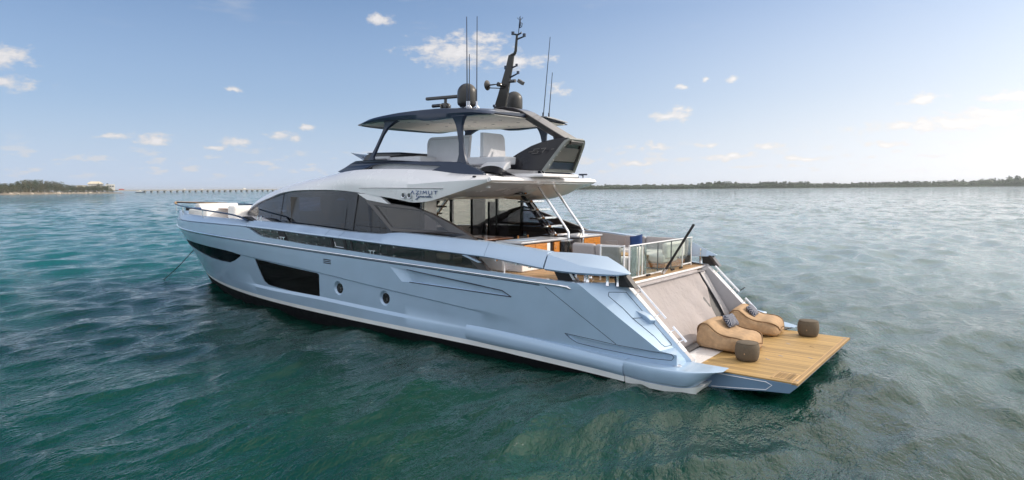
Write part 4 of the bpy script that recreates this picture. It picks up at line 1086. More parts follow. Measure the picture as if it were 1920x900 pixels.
# hollow fin: gloss sides, chrome-edged recessed after face
fin = [(9.30, 5.02, .84), (8.75, 5.09, .86), (8.3, 5.36, .82), (7.9, 5.56, .74), (7.55, 5.68, .64), (7.2, 5.745, .54), (6.78, 5.77, .46)]
v, f = loft([[(x, y_, z) for x, y_, z in ((x0, y0, z0), (x0, -y0, z0), (x1, -y1, z1), (x1, y1, z1))] for (x0, z0, y0), (x1, z1, y1) in
             [((9.32, 5.02, .82), (9.0, 4.92, .86)), ((8.75, 5.10, .84), (8.6, 4.90, .86)), ((8.3, 5.36, .78), (8.25, 4.88, .86)), ((7.9, 5.56, .70), (7.95, 4.86, .86)), ((7.55, 5.68, .62), (7.72, 4.85, .86)), ((7.2, 5.745, .54), (7.48, 4.86, .84)), ((6.82, 5.77, .46), (7.40, 4.87, .82))]])
fn = mk('after_fin', v, f, 'carbon', Y, smooth=25, bevel=.02)
def fface(u, w_, off=0.0):   # u -1..1 across, w 0 bottom .. 1 top, on the raked after face
    a = Vector((7.40, .82 * u, 4.87)); b = Vector((6.82, .46 * u, 5.77)); nrm = Vector((-.84, 0, -.54))
    return tuple(a + (b - a) * w_ + nrm * off)
def facepanel(name, poly, holes, o0, o1, mat, par):
    v, f = prism(poly, holes, lambda a, b: fface(a, b, o0), lambda a, b: fface(a, b, o1)); return mk(name, v, f, mat, par, smooth=0)
outl = [(-1.0, -.02), (1.0, -.02), (1.0, .86), (.92, 1.0), (-.92, 1.0), (-1.0, .86)]
innl = [(-.86, .06), (.86, .06), (.84, .80), (.74, .90), (-.74, .90), (-.84, .80)]
outl = [(-1.0, -.02), (1.0, -.02), (1.03, .4), (1.05, .80), (1.0, .92), (.86, 1.0), (-.86, 1.0), (-1.0, .92), (-1.05, .80), (-1.03, .4)]
innl = [(-.84, .04), (.84, .04), (.88, .4), (.86, .74), (.78, .84), (.62, .89), (-.62, .89), (-.78, .84), (-.86, .74), (-.88, .4)]
facepanel('fin_frame', outl, [innl], -.02, .07, 'fin_grey', fn)
facepanel('fin_panel', innl, [], -.02, .006, 'gloss_black', fn)
facepanel('fin_panel', [(-.78, .30), (.78, .30), (.80, .70), (-.80, .70)], [], .007, .022, 'panel_grey', fn)
facepanel('fin_panel', [(-.86, .04), (.86, .04), (.82, .25), (-.82, .25)], [], .007, .02, 'navy', fn)
for u, w_ in ((.94, .80), (.96, .62), (.97, .5), (.98, .35), (.98, .2), (-.95, .6), (-.95, .4), (.5, .97)):
    p = fface(u, w_, .055); mk('fin_light', *box(p, (.03, .03, .03)), 'gel_white', fn)
# emblem strokes on the port side of the fin
def finside(x, z, off=.008):
    y = I(z, [4.85, 5.1, 5.36, 5.56, 5.745, 5.8], [.86, .845, .78, .71, .55, .5])
    return (x, y + off, z)
m_ = MB()
for ln in ([(7.92, 5.38), (7.76, 5.385)], [(7.56, 5.47), (7.74, 5.46), (7.76, 5.41), (7.58, 5.40), (7.60, 5.35), (7.80, 5.34)], [(7.50, 5.47), (7.34, 5.48), (7.44, 5.36)], [(7.16, 5.44), (7.06, 5.45)]):
    for a, b in zip(ln[:-1], ln[1:]): m_.add(*tube([finside(*a), finside(*b)], .009, 5))
m_.build('emblem', 'panel_grey', fn, smooth=0)
mk('fin_foot', *box((8.05, .0, 4.72), (1.5, 1.9, .10)), 'gel_white', Y, bevel=.03)
v, f = tube([(7.95, -2.3, 4.70), (7.95, -2.3, 4.78), (8.1, -2.3, 4.80), (7.8, -2.3, 4.80)], .025, 8); mk('stern_cleat', v, f, 'navy', Y)

# ------------------------------------------------------------------ masthead gear
def dome(x, y, z0, r_, h):
    st = [(r_ * .72, 0), (r_ * .78, .03), (r_ * .95, .07), (r_, .13)] + [(r_, h - r_)] + [(r_ * math.cos(a), h - r_ + r_ * math.sin(a)) for a in [k * math.pi / 2 / 8 for k in range(1, 9)]]
    v, f = lathe([(max(a, .001), b) for a, b in st], (x, y, z0), 32); return mk('satellite_dome', v, f, 'dome_grey', Y, smooth=40)
dome(9.95, 1.1, 6.75, .295, .70); dome(9.85, -1.1, 6.80, .275, .66)
rd = mk('radar_bar', *box((11.2, .72, 7.17), (1.5, .12, .10), R(4)), 'dark_grey', Y, bevel=.03)
v, f = lathe([(.14, 6.76), (.17, 6.80), (.175, 6.92), (.13, 6.98), (.05, 7.0), (.05, 7.12)], (11.17, .72, 0), 24); mk('radar_base', v, f, 'gloss_black', rd, smooth=40)
v, f = tube([(11.15, .95, 6.90), (11.5, .95, 6.90)], .055, 12); mk('thermal_camera', v, f, 'gloss_black', Y)
mk('roof_box', *box((11.86, 1.0, 6.74), (.22, .16, .12)), 'gel_white', Y, bevel=.03)
for x, y, zt, lean, r_ in ((9.50, 1.62, 9.22, .02, .016), (9.42, 1.62, 8.16, .0, .014), (9.16, 1.60, 9.18, -.01, .014), (9.26, -1.9, 9.22, -.25, .014), (9.03, -1.9, 8.08, -.12, .014)):
    z0 = n_t(x) + .03
    an = mk('whip_antenna', *tube([(x, y, z0), (x + lean * .1, y, z0 + .25), (x + lean, y, zt)], [r_ * 1.1, r_ * 1.1, r_ * .75], 8), 'navy', Y)
    m_ = MB(); m_.add(*tube([(x, y, z0 - .04), (x, y, z0 + .22)], .028, 8)); m_.add(*tube([(x, y, z0 + .08), (x + .13, y + .04, z0 - .02)], .018, 6)); m_.add(*tube([(x, y, z0 + .12), (x - .06, y - .08, z0 - .02)], .014, 6)); m_.build('antenna_foot', 'steel' if y > 0 else 'dark_grey', an)
ms = [(9.55, 6.78, .20, .10), (9.42, 7.2, .165, .09), (9.33, 7.55, .135, .08), (9.20, 8.0, .105, .07), (9.12, 8.36, .085, .06)]
v, f = loft([[(x + w_, d_, z), (x - w_, d_ * .5, z), (x - w_, -d_ * .5, z), (x + w_, -d_, z)] for x, z, w_, d_ in ms]); mt = mk('mast', v, f, 'dome_grey', Y, smooth=30, bevel=.012)
v, f = tube([(9.15, 0, 8.34), (9.02, 0, 8.38), (8.98, 0, 8.46), (8.93, 0, 8.95)], [.05, .05, .045, .035], 10); mk('mast_head', v, f, 'dome_grey', mt)
v, f = tube([(8.88, 0, 8.92), (8.86, 0, 9.12), (8.83, 0, 9.2), (8.82, 0, 9.36)], [.012, .012, .035, .02], 8); mk('wind_sensor', v, f, 'navy', mt)
m_ = MB()
for a in range(4): m_.add(*tube([(8.82, 0, 9.33), (8.82 + .09 * math.cos(a * 1.57 + .4), .09 * math.sin(a * 1.57 + .4), 9.42)], .008, 5))
m_.add(*tube([(8.82, 0, 9.33), (8.81, 0, 9.46)], .008, 5)); m_.add(*tube([(8.84, 0, 9.12), (8.76, 0, 9.15), (8.74, 0, 9.24), (8.80, 0, 9.27)], .012, 6)); m_.build('wind_cups', 'navy', mt)
def arm(p, q, c, d_, nm='mast_light', mat='navy'):
    m_ = MB(); m_.add(*tube([p, q], [.03, .022], 8)); m_.add(*tube([(c[0], c[1], c[2] - d_ * .5), (c[0], c[1], c[2] + d_ * .5)], d_ * .55, 12)); return m_.build(nm, mat, mt)
arm((8.94, 0, 8.80), (8.72, -.05, 8.86), (8.70, -.05, 8.90), .09); arm((8.93, 0, 8.93), (9.06, .02, 8.97), (9.07, .02, 8.99), .09); arm((8.95, 0, 8.92), (8.76, 0, 8.97), (8.78, 0, 8.985), .03)
arm((9.10, 0, 7.94), (9.32, .03, 7.98), (9.32, .03, 8.0), .10); arm((9.12, 0, 7.98), (8.94, 0, 8.02), (8.94, 0, 8.04), .07); arm((9.18, 0, 7.70), (8.92, -.02, 7.79), (8.90, -.02, 7.82), .08)
m_ = MB(); m_.add(*tube([(9.2, 0, 7.58), (8.98, 0, 7.58)], .05, 10)); m_.add(*box((8.80, -.03, 7.53), (.20, .11, .10), 0, Matrix.Rotation(R(-32), 3, 'Y'))); m_.build('mast_camera', 'dark_grey', mt)
cups = [(.012, .42), (.02, .25), (.022, .1), (.05, .06), (.12, .02), (.155, 0)]
Mx = Matrix(((0, 0, -1), (0, 1, 0), (1, 0, 0)))
v, f = lathe([(r_, z) for r_, z in cups], (9.83, .30, 7.48), 24, Mx); hn = mk('horn', v, f, 'dome_grey', mt, smooth=40)
v, f = tube([(9.42, .30, 7.48), (9.38, .15, 7.46), (9.34, 0, 7.44)], [.07, .05, .04], 10); mk('horn_bracket', v, f, 'dome_grey', mt)
v, f = tube([(9.80, .30, 7.40), (9.36, .05, 7.38)], .016, 6); mk('horn_bracket', v, f, 'dome_grey', mt)
mk('roof_light', *box((9.35, .55, 6.80), (.08, .08, .08)), 'navy', Y, bevel=.02)

# ------------------------------------------------------------------ open stairs with polished rails
SX = lambda z: 7.62 + (z - 2.99) * .92
v, f = loft([[(SX(z) + .22, -.12, z), (SX(z) + .22, -.24, z), (SX(z) + .10, -.24, z), (SX(z) + .10, -.12, z)] for z in (2.14, 2.6, 3.2, 3.8, 4.25)]); st_ = mk('stair_stringer', v, f, 'gloss_black', Y, bevel=.015)
v, f = loft([[(SX(z) + .30, -.45, z), (SX(z) + .30, -.53, z), (SX(z) + .16, -.53, z), (SX(z) + .16, -.45, z)] for z in (2.14, 2.6, 3.2, 3.8, 4.25)]); mk('stair_stringer', v, f, 'chrome', Y, bevel=.015)
for k in range(6):
    z = 2.985 + k * .2435
    tr = mk('stair_tread', *box((SX(z) + .08, -.28, z - .015), (.30, .92, .05)), 'gloss_black', Y, bevel=.012)
    mk('tread_nosing', *box((SX(z) - .075, -.40, z), (.10, .60, .05)), 'wood_orange', tr, bevel=.01)
    mk('tread_trim', *box((SX(z) - .135, -.40, z), (.02, .60, .055)), 'chrome', tr)
for pts in ([(8.02, .10, 4.40), (7.05, .10, 3.21), (6.97, .10, 3.10), (6.96, .10, 2.92)], [(8.66, -.80, 5.02), (8.19, -.80, 4.51), (7.10, -.80, 3.22), (7.02, -.80, 3.10), (7.03, -.80, 2.72)]):
    v, f = tube(pts, .036, 12); mk('stair_rail', v, f, 'chrome', Y, smooth=50)

# ------------------------------------------------------------------ bars each side of the stairs
cbp = mk('bar_cabinet', *box((7.38, 1.62, 2.50), (.72, 1.36, .72)), 'gel_white', Y, bevel=.03)
secs = []
for k in range(9):
    a = R(90) * k / 8
    secs.append([(7.38 + (.0 + .36) * math.cos(a + math.pi / 2) * 1.0, 2.30 + .36 * math.sin(a + math.pi / 2) - .36 + .36, z) for z in (2.14, 2.86)] + [(7.38, 2.2, 2.86), (7.38, 2.2, 2.14)])
mk('bar_top', *box((7.40, 1.25, 2.915), (.86, 2.3, .06)), 'slab_grey', Y, bevel=.02)
mk('bar_top_inset', *box((7.5, 1.7, 2.947), (.42, .9, .008)), 'cap_blue', Y)
for y0, y1 in ((2.24, 1.73), (1.72, 1.16), (.80, .52)):
    d_ = mk('cabinet_door', *box((7.005, (y0 + y1) / 2, 2.62), (.03, y0 - y1 - .006, .48)), 'wood_orange', cbp, smooth=0)
    mk('door_knob', *box((6.985, y1 + .07 if y0 > 2 else y0 - .07, 2.70), (.02, .025, .05)), 'chrome', d_)
mk('bar_end', *box((7.2, .97, 2.5), (.3, .30, .70)), 'interior_dark', Y, bevel=.01)
mk('bar_body', *box((7.38, .45, 2.5), (.66, .72, .70)), 'wood_dark', Y, bevel=.02)
secs = [[(7.02 + .0 * k, .46 - .50 * k / 8, z) for z in (2.16, 2.86)] for k in range(9)]
v, f = lathe([(.26, 2.16), (.26, 2.86)], (7.05, .22, 0), 28); mk('curved_bar_door', v, f, 'gloss_black', Y, smooth=40)
v, f = lathe([(.275, 2.86), (.275, 2.89), (.02, 2.89)], (7.05, .22, 0), 28); mk('curved_bar_top', v, f, 'steel', Y, smooth=40)
cbs = mk('bar_cabinet', *box((7.38, -1.32, 2.50), (.72, 1.06, .72)), 'gel_white', Y, bevel=.03)
mk('bar_top', *box((7.40, -1.22, 2.915), (.86, 1.36, .06)), 'slab_grey', Y, bevel=.02)
mk('bar_top_raise', *box((7.35, -.95, 2.955), (.45, .62, .02)), 'gel_white', Y, bevel=.006)
for y0, y1 in ((-.82, -.98), (-.985, -1.38), (-1.385, -1.80)):
    d_ = mk('cabinet_door', *box((7.005, (y0 + y1) / 2, 2.62), (.03, y0 - y1 - .006, .50)), 'wood_orange', cbs, smooth=0)
    if y1 < -1.2: mk('door_knob', *box((6.985, y1 + .36 if y1 > -1.5 else y0 - .06, 2.70), (.02, .025, .05)), 'chrome', d_)
    elif y1 < -.99: pass
v, f = lathe([(.18, 2.16), (.18, 2.86)], (7.1, -.45, 0), 28); mk('curved_bar_door', v, f, 'dark_grey', Y, smooth=40)
mk('bar_body', *box((7.4, -.6, 2.5), (.5, .36, .7)), 'wood_dark', Y)

# ------------------------------------------------------------------ glass balustrade round the after deck
bal = mk('balustrade_rail', *box((4.10, -.02, 2.985), (.05, 3.9, .025)), 'gel_white', Y, bevel=.006)
mk('balustrade_rail', *box((4.10, .9, 2.20), (.04, 2.0, .03)), 'gel_white', Y)
mk('balustrade_rail', *box((4.10, -1.62, 2.26), (.04, .62, .03)), 'gel_white', Y)
def bpane(y0, y1, z0=2.21, z1=2.975, x=4.10, frame=None):
    g = mk('balustrade_pane', *box((x, (y0 + y1) / 2, (z0 + z1) / 2), (.014, abs(y0 - y1) - .01, z1 - z0)), 'clear_glass', Y, smooth=0); return g
for y0, y1 in ((1.86, 1.22), (1.20, .30), (.28, -.55), (-.57, -1.30), (-1.34, -1.93)): bpane(y0, y1)
for y, wd in ((1.62, .28), (.98, .09)):
    mk('balustrade_post', *box((4.14, y, 2.585), (.05, wd, .82)), 'steel', Y, bevel=.008)
for y in (1.90, 1.40, 1.21, .29, -.56, -1.32, -1.95):
    mk('balustrade_post', *box((4.11, y, 2.585), (.035, .032 if y not in (.29, -.56) else .012, .82)), 'gel_white' if y not in (.29, -.56) else 'dark_grey', Y, bevel=.006)
for y in (1.0, .9, -.5, -.6, -1.05, -1.15):
    mk('post_clamp', *box((4.05, y, 2.19), (.06, .06, .05)), 'matt_black', Y, bevel=.01)
bg_ = mk('balustrade_pane', *box((4.42, 2.18, 2.58), (.56, .014, .76), R(26)), 'clear_glass', Y, smooth=0)
for dx in (-.28, .28): mk('balustrade_post', *box((4.42 + dx * math.cos(R(26)), 2.18 + dx * math.sin(R(26)), 2.58), (.035, .035, .86)), 'gel_white', Y, bevel=.006)
mk('balustrade_rail', *box((4.42, 2.18, 2.985), (.60, .045, .03), R(26)), 'gel_white', Y)
# ------------------------------------------------------------------ foredeck: bow rail, seats, table
def by(x): return pl(x, 3.20, 13, 29.9, 3.0)
zbr = smooth_tab([(18.6, 3.14), (19.2, 3.26), (20, 3.33), (22, 3.40), (25, 3.47), (29.8, 3.54)])
bx_ = [18.6, 18.9, 19.2, 19.6] + [20 + (29.75 - 20) * (1 - (1 - k / 50)**2) for k in range(51)]
port = [(x, by(x) - .05, zbr(x)) for x in bx_]
loop = port + [(x, -y, z) for x, y, z in reversed(port[:-1])]
v, f = tube(loop, [.05] * len(loop), 8, flat=.6); br = mk('bow_rail', v, f, 'navy', Y, smooth=50)
v, f = tube([(x, y * .995, z + .03) for x, y, z in loop if x > 27.3], [.045] * sum(1 for p in loop if p[0] > 27.3), 8, flat=.4); mk('rail_cap', v, f, 'teak_edge', br, smooth=50)
for sd in (1, -1):
    v, f = side_prism([(19.15, 3.27), (18.75, 3.27), (18.3, 3.12), (18.6, 3.12)], [], lambda u, w_: sd * (cy_hi(u) - .0), lambda u, w_: sd * (cy_hi(u) - .18)); mk('rail_foot', v, f, 'matt_black', br)
    for x in (22.5, 25.5, 27.5):
        v, f = tube([(x, sd * (by(x) - .06), 3.1), (x, sd * (by(x) - .05), zbr(x))], .02, 8); mk('rail_post', v, f, 'chrome', br)
    for x in (18.45, 18.25):
        v, f = tube([(x, sd * 2.72, 2.95), (x, sd * 2.72, 3.28), (x - .08, sd * 2.72, 3.30)], .025, 8); mk('grab_post', v, f, 'chrome', Y)
mk('bow_camera', *box((26.6, 1.0, 3.32), (.3, .2, .16)), 'matt_black', Y, bevel=.03)
m_ = MB(); m_.add(*box((24.9, .95, 3.10), (1.5, 1.2, .5))); bs = m_.build('bow_sunpad', 'upholstery_white', Y, bevel=.08, segs=3)
m_ = MB(); m_.add(*box((26.0, .0, 3.32), (.35, 1.9, .5))); m_.add(*box((25.8, .0, 3.02), (.9, 1.9, .35))); m_.build('bow_sofa', 'upholstery_white', Y, bevel=.07, segs=3)
m_ = MB(); m_.add(*box((22.15, .6, 3.28), (.5, 2.0, .56))); m_.build('bow_sofa', 'upholstery_white', Y, bevel=.08, segs=3)
m_ = MB(); m_.add(*box((23.7, .45, 3.38), (.9, 1.1, .05))); bt = m_.build('bow_table', 'wood_dark', Y, bevel=.012)
m_ = MB(); m_.add(*tube([(23.7, .45, 2.8), (23.7, .45, 3.36)], .06, 10)); m_.build('table_leg', 'chrome', bt)
m_ = MB(); m_.add(*box((21.6, .3, 3.42), (.5, .7, .06))); m_.build('hatch_cover', 'bronze_black', Y, bevel=.01)
m_ = MB(); m_.add(*box((25.6, 1.2, 3.37), (.35, .3, .08))); m_.build('bow_cushion', 'blue_cloth', Y, bevel=.03)
for x, y in ((24.0, 2.0), (22.7, 2.25), (21.6, 2.45)):
    m_ = MB(); m_.add(*box((x, y, 3.0), (.25, .2, .25))); m_.build('bow_locker', 'gel_white', Y, bevel=.03)

# ------------------------------------------------------------------ loose furniture on board
def cushion(c, d, rz=0.0, puff=.12, n_=10, M3=None):
    """soft box: thick in the middle, thin seamed edges"""
    v, f = [], []
    for s_ in (1, -1):
        o = len(v)
        for i in range(n_ + 1):
            for j in range(n_ + 1):
                a, b = 2 * i / n_ - 1, 2 * j / n_ - 1
                e = max(0, (1 - a**4) * (1 - b**4))**.45
                p = Vector((a * d[0] / 2 * (1 - .06 * (1 - b * b)), b * d[1] / 2 * (1 - .06 * (1 - a * a)), s_ * d[2] / 2 * (e * (1 - puff) + .03)))
                if M3: p = M3 @ p
                if rz: p = Matrix.Rotation(rz, 3, 'Z') @ p
                v.append(tuple(p + Vector(c)))
        for i in range(n_):
            for j in range(n_):
                q = (o + i * (n_ + 1) + j, o + (i + 1) * (n_ + 1) + j, o + (i + 1) * (n_ + 1) + j + 1, o + i * (n_ + 1) + j + 1)
                f.append(q if s_ > 0 else tuple(reversed(q)))
    m2 = (n_ + 1)**2
    rim = [i * (n_ + 1) for i in range(n_ + 1)] + [n_ * (n_ + 1) + j for j in range(1, n_ + 1)] + [i * (n_ + 1) + n_ for i in range(n_ - 1, -1, -1)] + [j for j in range(n_ - 1, 0, -1)]
    for a, b in zip(rim, rim[1:] + rim[:1]): f.append((a, b, b + m2, a + m2))
    return v, f

# lounge bean bags: a high rounded back, a low deep seat, piping along the top edge
def bag_mesh(seed):
    rg = random.Random(seed); secs, edge = [], []
    nu, nv = 34, 40
    prof = smooth_tab([(0, .30), (.025, .52), (.07, .65), (.14, .73), (.22, .735), (.31, .66), (.41, .55), (.52, .485), (.64, .46), (.77, .45), (.87, .42), (.94, .36), (.98, .27), (1.0, .16)])
    bot = smooth_tab([(0, .16), (.03, .05), (.08, .0), (.92, .0), (.98, .04), (1.0, .08)])
    wid = smooth_tab([(0, .42), (.03, .54), (.1, .60), (.3, .625), (.6, .64), (.85, .60), (.95, .48), (1.0, .30)])
    for i in range(nu + 1):
        u = i / nu; x = .66 - 1.32 * u
        zt, zb_, w_ = prof(u) * .93, bot(u), wid(u); secs_ = []
        for j in range(nv):
            a = 2 * math.pi * j / nv; ca, sa = math.cos(a), math.sin(a)
            y = w_ * math.copysign(abs(ca)**.45, ca); z = .5 * (zt + zb_) + .5 * (zt - zb_) * math.copysign(abs(sa)**(.5 if sa < 0 else .62), sa)
            if sa > .2: z -= .02 * (1 - abs(ca)) * math.sin(5 * u)
            wv = .016 * math.sin(13 * u + 3 * ca + seed) * math.sin(5 * a) + .007 * math.sin(23 * u + 9 * sa)
            bulge = .03 * max(0, 1 - abs(sa)) * math.sin(3.14 * u)
            secs_.append((x + wv * .5, y * (1 + bulge) + wv, z + wv * .6))
        secs.append(secs_); edge.append((x, w_ * .93, zt - (.5 * (zt - zb_)) * .21))
    return secs, edge
def bean_bag(name, loc, rz, seed, label):
    t = tag(empty(name, loc, rz), label, 'bean bag', 'tan lounge bean bags on the stern platform')
    secs, edge = bag_mesh(seed)
    v, f = loft(secs); mk('bag_body', v, f, 'bag_tan', t, smooth=80)
    m_ = MB()
    for sd in (1, -1):
        pts = [(x, sd * (y + .012), z + .012) for x, y, z in edge]
        m_.add(*tube(pts, .016, 6))
    m_.add(*tube([(edge[-1][0] - .0, edge[-1][1] * k / 6, edge[-1][2] + .012 + .05 * (1 - (k / 6)**2)) for k in range(-6, 7)], .011, 6))
    m_.build('piping', 'bag_piping', t, smooth=60)
    m_ = MB()
    for k in range(3): m_.add(*lathe([(.014, 0), (.0, .012)], (.38 - .12 * k, .0 + .22 * (k - 1), .56 + .12 * (k == 0) - .05 * k), 8))
    m_.build('button', 'bag_piping', t)
    return t
PZ = .521
bean_bag('bean_bag', (2.10, .42, PZ), R(-4), 1, 'tan bean bag lounger nearer the pale blue hull quarter, beside a brown pouf')
bean_bag('bean_bag', (2.18, -1.86, PZ), R(6), 4, 'tan bean bag lounger by the grey starboard wing wall, patterned cushion flat on its back')
def pouf(loc, label):
    t = tag(empty('pouf', loc), label, 'pouf', 'dark brown poufs on the stern platform')
    pr = [(.001, .0), (.18, .0), (.225, .02), (.255, .09), (.268, .2), (.262, .31), (.240, .385), (.225, .40)]
    v, f = lathe(pr + [(.15, .415), (.001, .42)], (0, 0, 0), 36)
    v = [(x * (1 + .012 * math.sin(5 * math.atan2(y, x))), y, z) for x, y, z in v]
    mk('pouf_body', v, f, 'pouf_brown', t, smooth=60)
    v, f = tube([(.232 * math.cos(a), .232 * math.sin(a), .397) for a in [k * math.pi / 20 for k in range(41)]], .010, 6); mk('piping', v, f, 'pouf_brown', t)
    mk('tab', *box((-.02, .266, .19), (.02, .008, .03)), 'bag_tan', t)
pouf((1.40, 1.36, PZ), 'dark brown pouf on teak close in front of the nearer bean bag')
pouf((.93, -2.18, PZ), 'dark brown pouf standing alone near the far corner of the stern platform')
def pillow(loc, M3, label):
    v, f = cushion((0, 0, 0), (.34, .50, .17)); o = mk('scatter_cushion', v, f, 'pattern_cloth', None, smooth=70)
    o.matrix_world = Matrix.Translation(loc) @ M3.to_4x4()
    tag(o, label, 'cushion', 'patterned cushions on the bean bags')
pillow((2.18, .22, 1.15), Matrix.Rotation(R(-8), 3, 'Z') @ Matrix.Rotation(R(-52), 3, 'Y'), 'navy and white patterned cushion upright on the nearer bean bag')
pillow((2.28, -1.80, 1.09), Matrix.Rotation(R(6), 3, 'Z') @ Matrix.Rotation(R(-48), 3, 'Y'), 'navy and white patterned cushion on the bean bag by the far wing wall')

# cockpit seating
def slab(c, d, r_=.06): return box(c, d)
s1 = tag(empty('sofa', (5.08, 1.60, 2.14)), 'grey two-seat sofa behind the port bulwark with its back to the rail', 'sofa')
mk('plinth', *box((0, -.25, .10), (1.5, .85, .12)), 'wood_orange', s1, bevel=.01)
for x in (.36, -.36):
    mk('seat_cushion', *box((x, -.25, .28), (.70, .80, .24)), 'upholstery_white', s1, bevel=.07, segs=3)
for x, w_ in ((.335, .66), (-.345, .68)):
    mk('back_cushion', *box((x, .20, .50), (w_, .16, .68), 0, Matrix.Rotation(R(-5), 3, 'X')), 'upholstery', s1, bevel=.065, segs=4)
mk('armrest', *box((-.76, -.22, .32), (.16, .8, .42)), 'upholstery_white', s1, bevel=.06, segs=3)
s2 = tag(empty('sofa', (5.5, -2.2, 2.14)), 'pale corner sofa along the starboard side holding a blue cushion', 'sofa')
mk('plinth', *box((0, .15, .10), (2.0, .85, .12)), 'wood_orange', s2, bevel=.01)
mk('plinth', *box((-.75, .95, .10), (.8, 1.1, .12)), 'wood_orange', s2, bevel=.01)
for x in (.5, -.3): mk('seat_cushion', *box((x, .2, .28), (.78, .78, .24)), 'upholstery_white', s2, bevel=.07, segs=3)
mk('seat_cushion', *box((-.72, 1.0, .28), (.78, 1.0, .24)), 'upholstery_white', s2, bevel=.07, segs=3)
for x in (.62, -.1, -.75): mk('back_cushion', *box((x, -.22, .50), (.70, .15, .52), 0, Matrix.Rotation(R(6), 3, 'X')), 'upholstery', s2, bevel=.06, segs=4)
mk('back_cushion', *box((-1.08, .75, .50), (.16, 1.3, .46)), 'upholstery_white', s2, bevel=.07, segs=4)
v, f = cushion((5.95, -2.08, 2.72), (.14, .5, .42)); v, f = cushion((0, 0, 0), (.42, .5, .18)); o = mk('scatter_cushion', v, f, 'blue_cloth', None, smooth=70)
o.matrix_world = Matrix.Translation((5.92, -2.10, 2.72)) @ (Matrix.Rotation(R(-62), 4, 'X') @ Matrix.Rotation(R(14), 4, 'Z')); tag(o, 'plain deep blue cushion leaning on the starboard sofa', 'cushion')
s3 = tag(empty('armchair', (4.85, .55, 2.14)), 'small white armchair on a wooden base behind the glass balustrade', 'armchair')
mk('plinth', *box((0, 0, .12), (.62, .62, .16)), 'wood_orange', s3, bevel=.01)
mk('seat', *box((0, 0, .30), (.64, .64, .22)), 'upholstery_white', s3, bevel=.07, segs=3)
mk('backrest', *box((-.26, 0, .48), (.16, .62, .44)), 'upholstery_white', s3, bevel=.06, segs=3)
t = tag(empty('coffee_table', (5.3, -.55, 2.14)), 'low slatted wooden coffee table between the two cockpit sofas', 'coffee table')
mk('tabletop', *box((0, 0, .36), (.95, .7, .05)), 'teak_edge', t, bevel=.01)
for x in (-.4, .4):
    for y in (-.28, .28): mk('leg', *box((x, y, .165), (.05, .05, .33)), 'steel', t)
t = tag(empty('dining_table', (9.25, 1.35, 2.14)), 'wooden dining table in the shade by the dark salon doors', 'table')
mk('tabletop', *box((0, 0, .74), (1.3, 1.6, .05)), 'wood_dark', t, bevel=.015)
for y in (-.45, .45): mk('leg', *box((0, y, .36), (.5, .10, .71)), 'dark_grey', t)
for dx, dy in ((.2, .3), (-.1, -.4), (.3, -.1)):
    v, f = lathe([(.12, 0), (.13, .012), (.02, .012)], (9.25 + dx, 1.35 + dy, 2.906), 16); o = mk('plate', v, f, 'slab_grey', None); tag(o, 'pale plate laid on the shaded dining table', 'plate', 'plates on the dining table')
t = tag(empty('sling_chair', (8.45, .62, 2.14), R(0)), 'black sling chair with pale wooden posts beside the dining table', 'chair')
for y in (-.24, .24):
    mk('post', *tube([(-.22, y, .0), (-.24, y, .84)], .028, 8), 'wood_orange', t); mk('leg', *tube([(.25, y, 0), (.2, y, .46)], .025, 8), 'wood_orange', t)
mk('sling_back', *box((-.24, 0, .70), (.02, .46, .22)), 'matt_black', t); mk('seat', *box((0, 0, .44), (.48, .46, .03)), 'matt_black', t)
v, f = cushion((0, 0, 0), (.9, .5, .2)); o = mk('bench_cushion', v, f, 'upholstery_white', None, smooth=70); o.matrix_world = Matrix.Translation((8.0, 2.25, 2.72)) @ Matrix.Rotation(R(25), 4, 'X')
tag(o, 'white bench cushion just behind the foot of the dark port wing wall', 'cushion')
t = tag(empty('side_bench', (8.05, 2.2, 2.14)), 'white moulded bench behind the foot of the port wing wall', 'bench')
mk('bench_base', *box((0, 0, .22), (1.1, .55, .44)), 'gel_white', t, bevel=.04)
v, f = loft([[(6.88 + .06 * math.cos(k) + .05 * s_, -.30 - .2 * s_, 2.96 + .10 * s_ * abs(math.sin(2 * k))) for k in [i * math.pi / 5 for i in range(10)]] for s_ in (0, .5, 1)]); o = mk('folded_napkin', v, f, 'upholstery_white', None)
tag(o, 'crumpled pale cloth lying on the starboard bar top', 'cloth')
# dark pole leaning over the after rail
po = tag(empty('flagstaff', (3.99, .22, 2.145)), 'bare black flagstaff leaning aft over the glass balustrade', 'flagstaff')
top = Vector((-.80, -.02, 1.33))
mk('staff', *tube([(0, 0, 0), tuple(top)], .032, 10), 'matt_black', po); mk('socket', *tube([(.02, 0, -.0), tuple(top * .11)], .045, 12), 'steel', po)
# anchor line from the stem down into the water
a0, a1 = Vector((26.2, .90, 1.66)), Vector((29.95, .95, -.45))
o = mk('anchor_line', *tube([tuple(a0 + (a1 - a0) * t - Vector((0, 0, .10 * math.sin(math.pi * t)))) for t in [k / 10 for k in range(11)]], .017, 8), 'rope'); tag(o, 'thin dark anchor line running from the bow into the water', 'anchor line')

# everything so far belongs to the boat: bring it to the attitude she floats in
for o in [o for o in COL.objects if o.parent is None and o.type in ('MESH', 'EMPTY')]:
    o.matrix_world = BOAT @ (Matrix.LocRotScale(o.location, o.rotation_euler, o.scale))

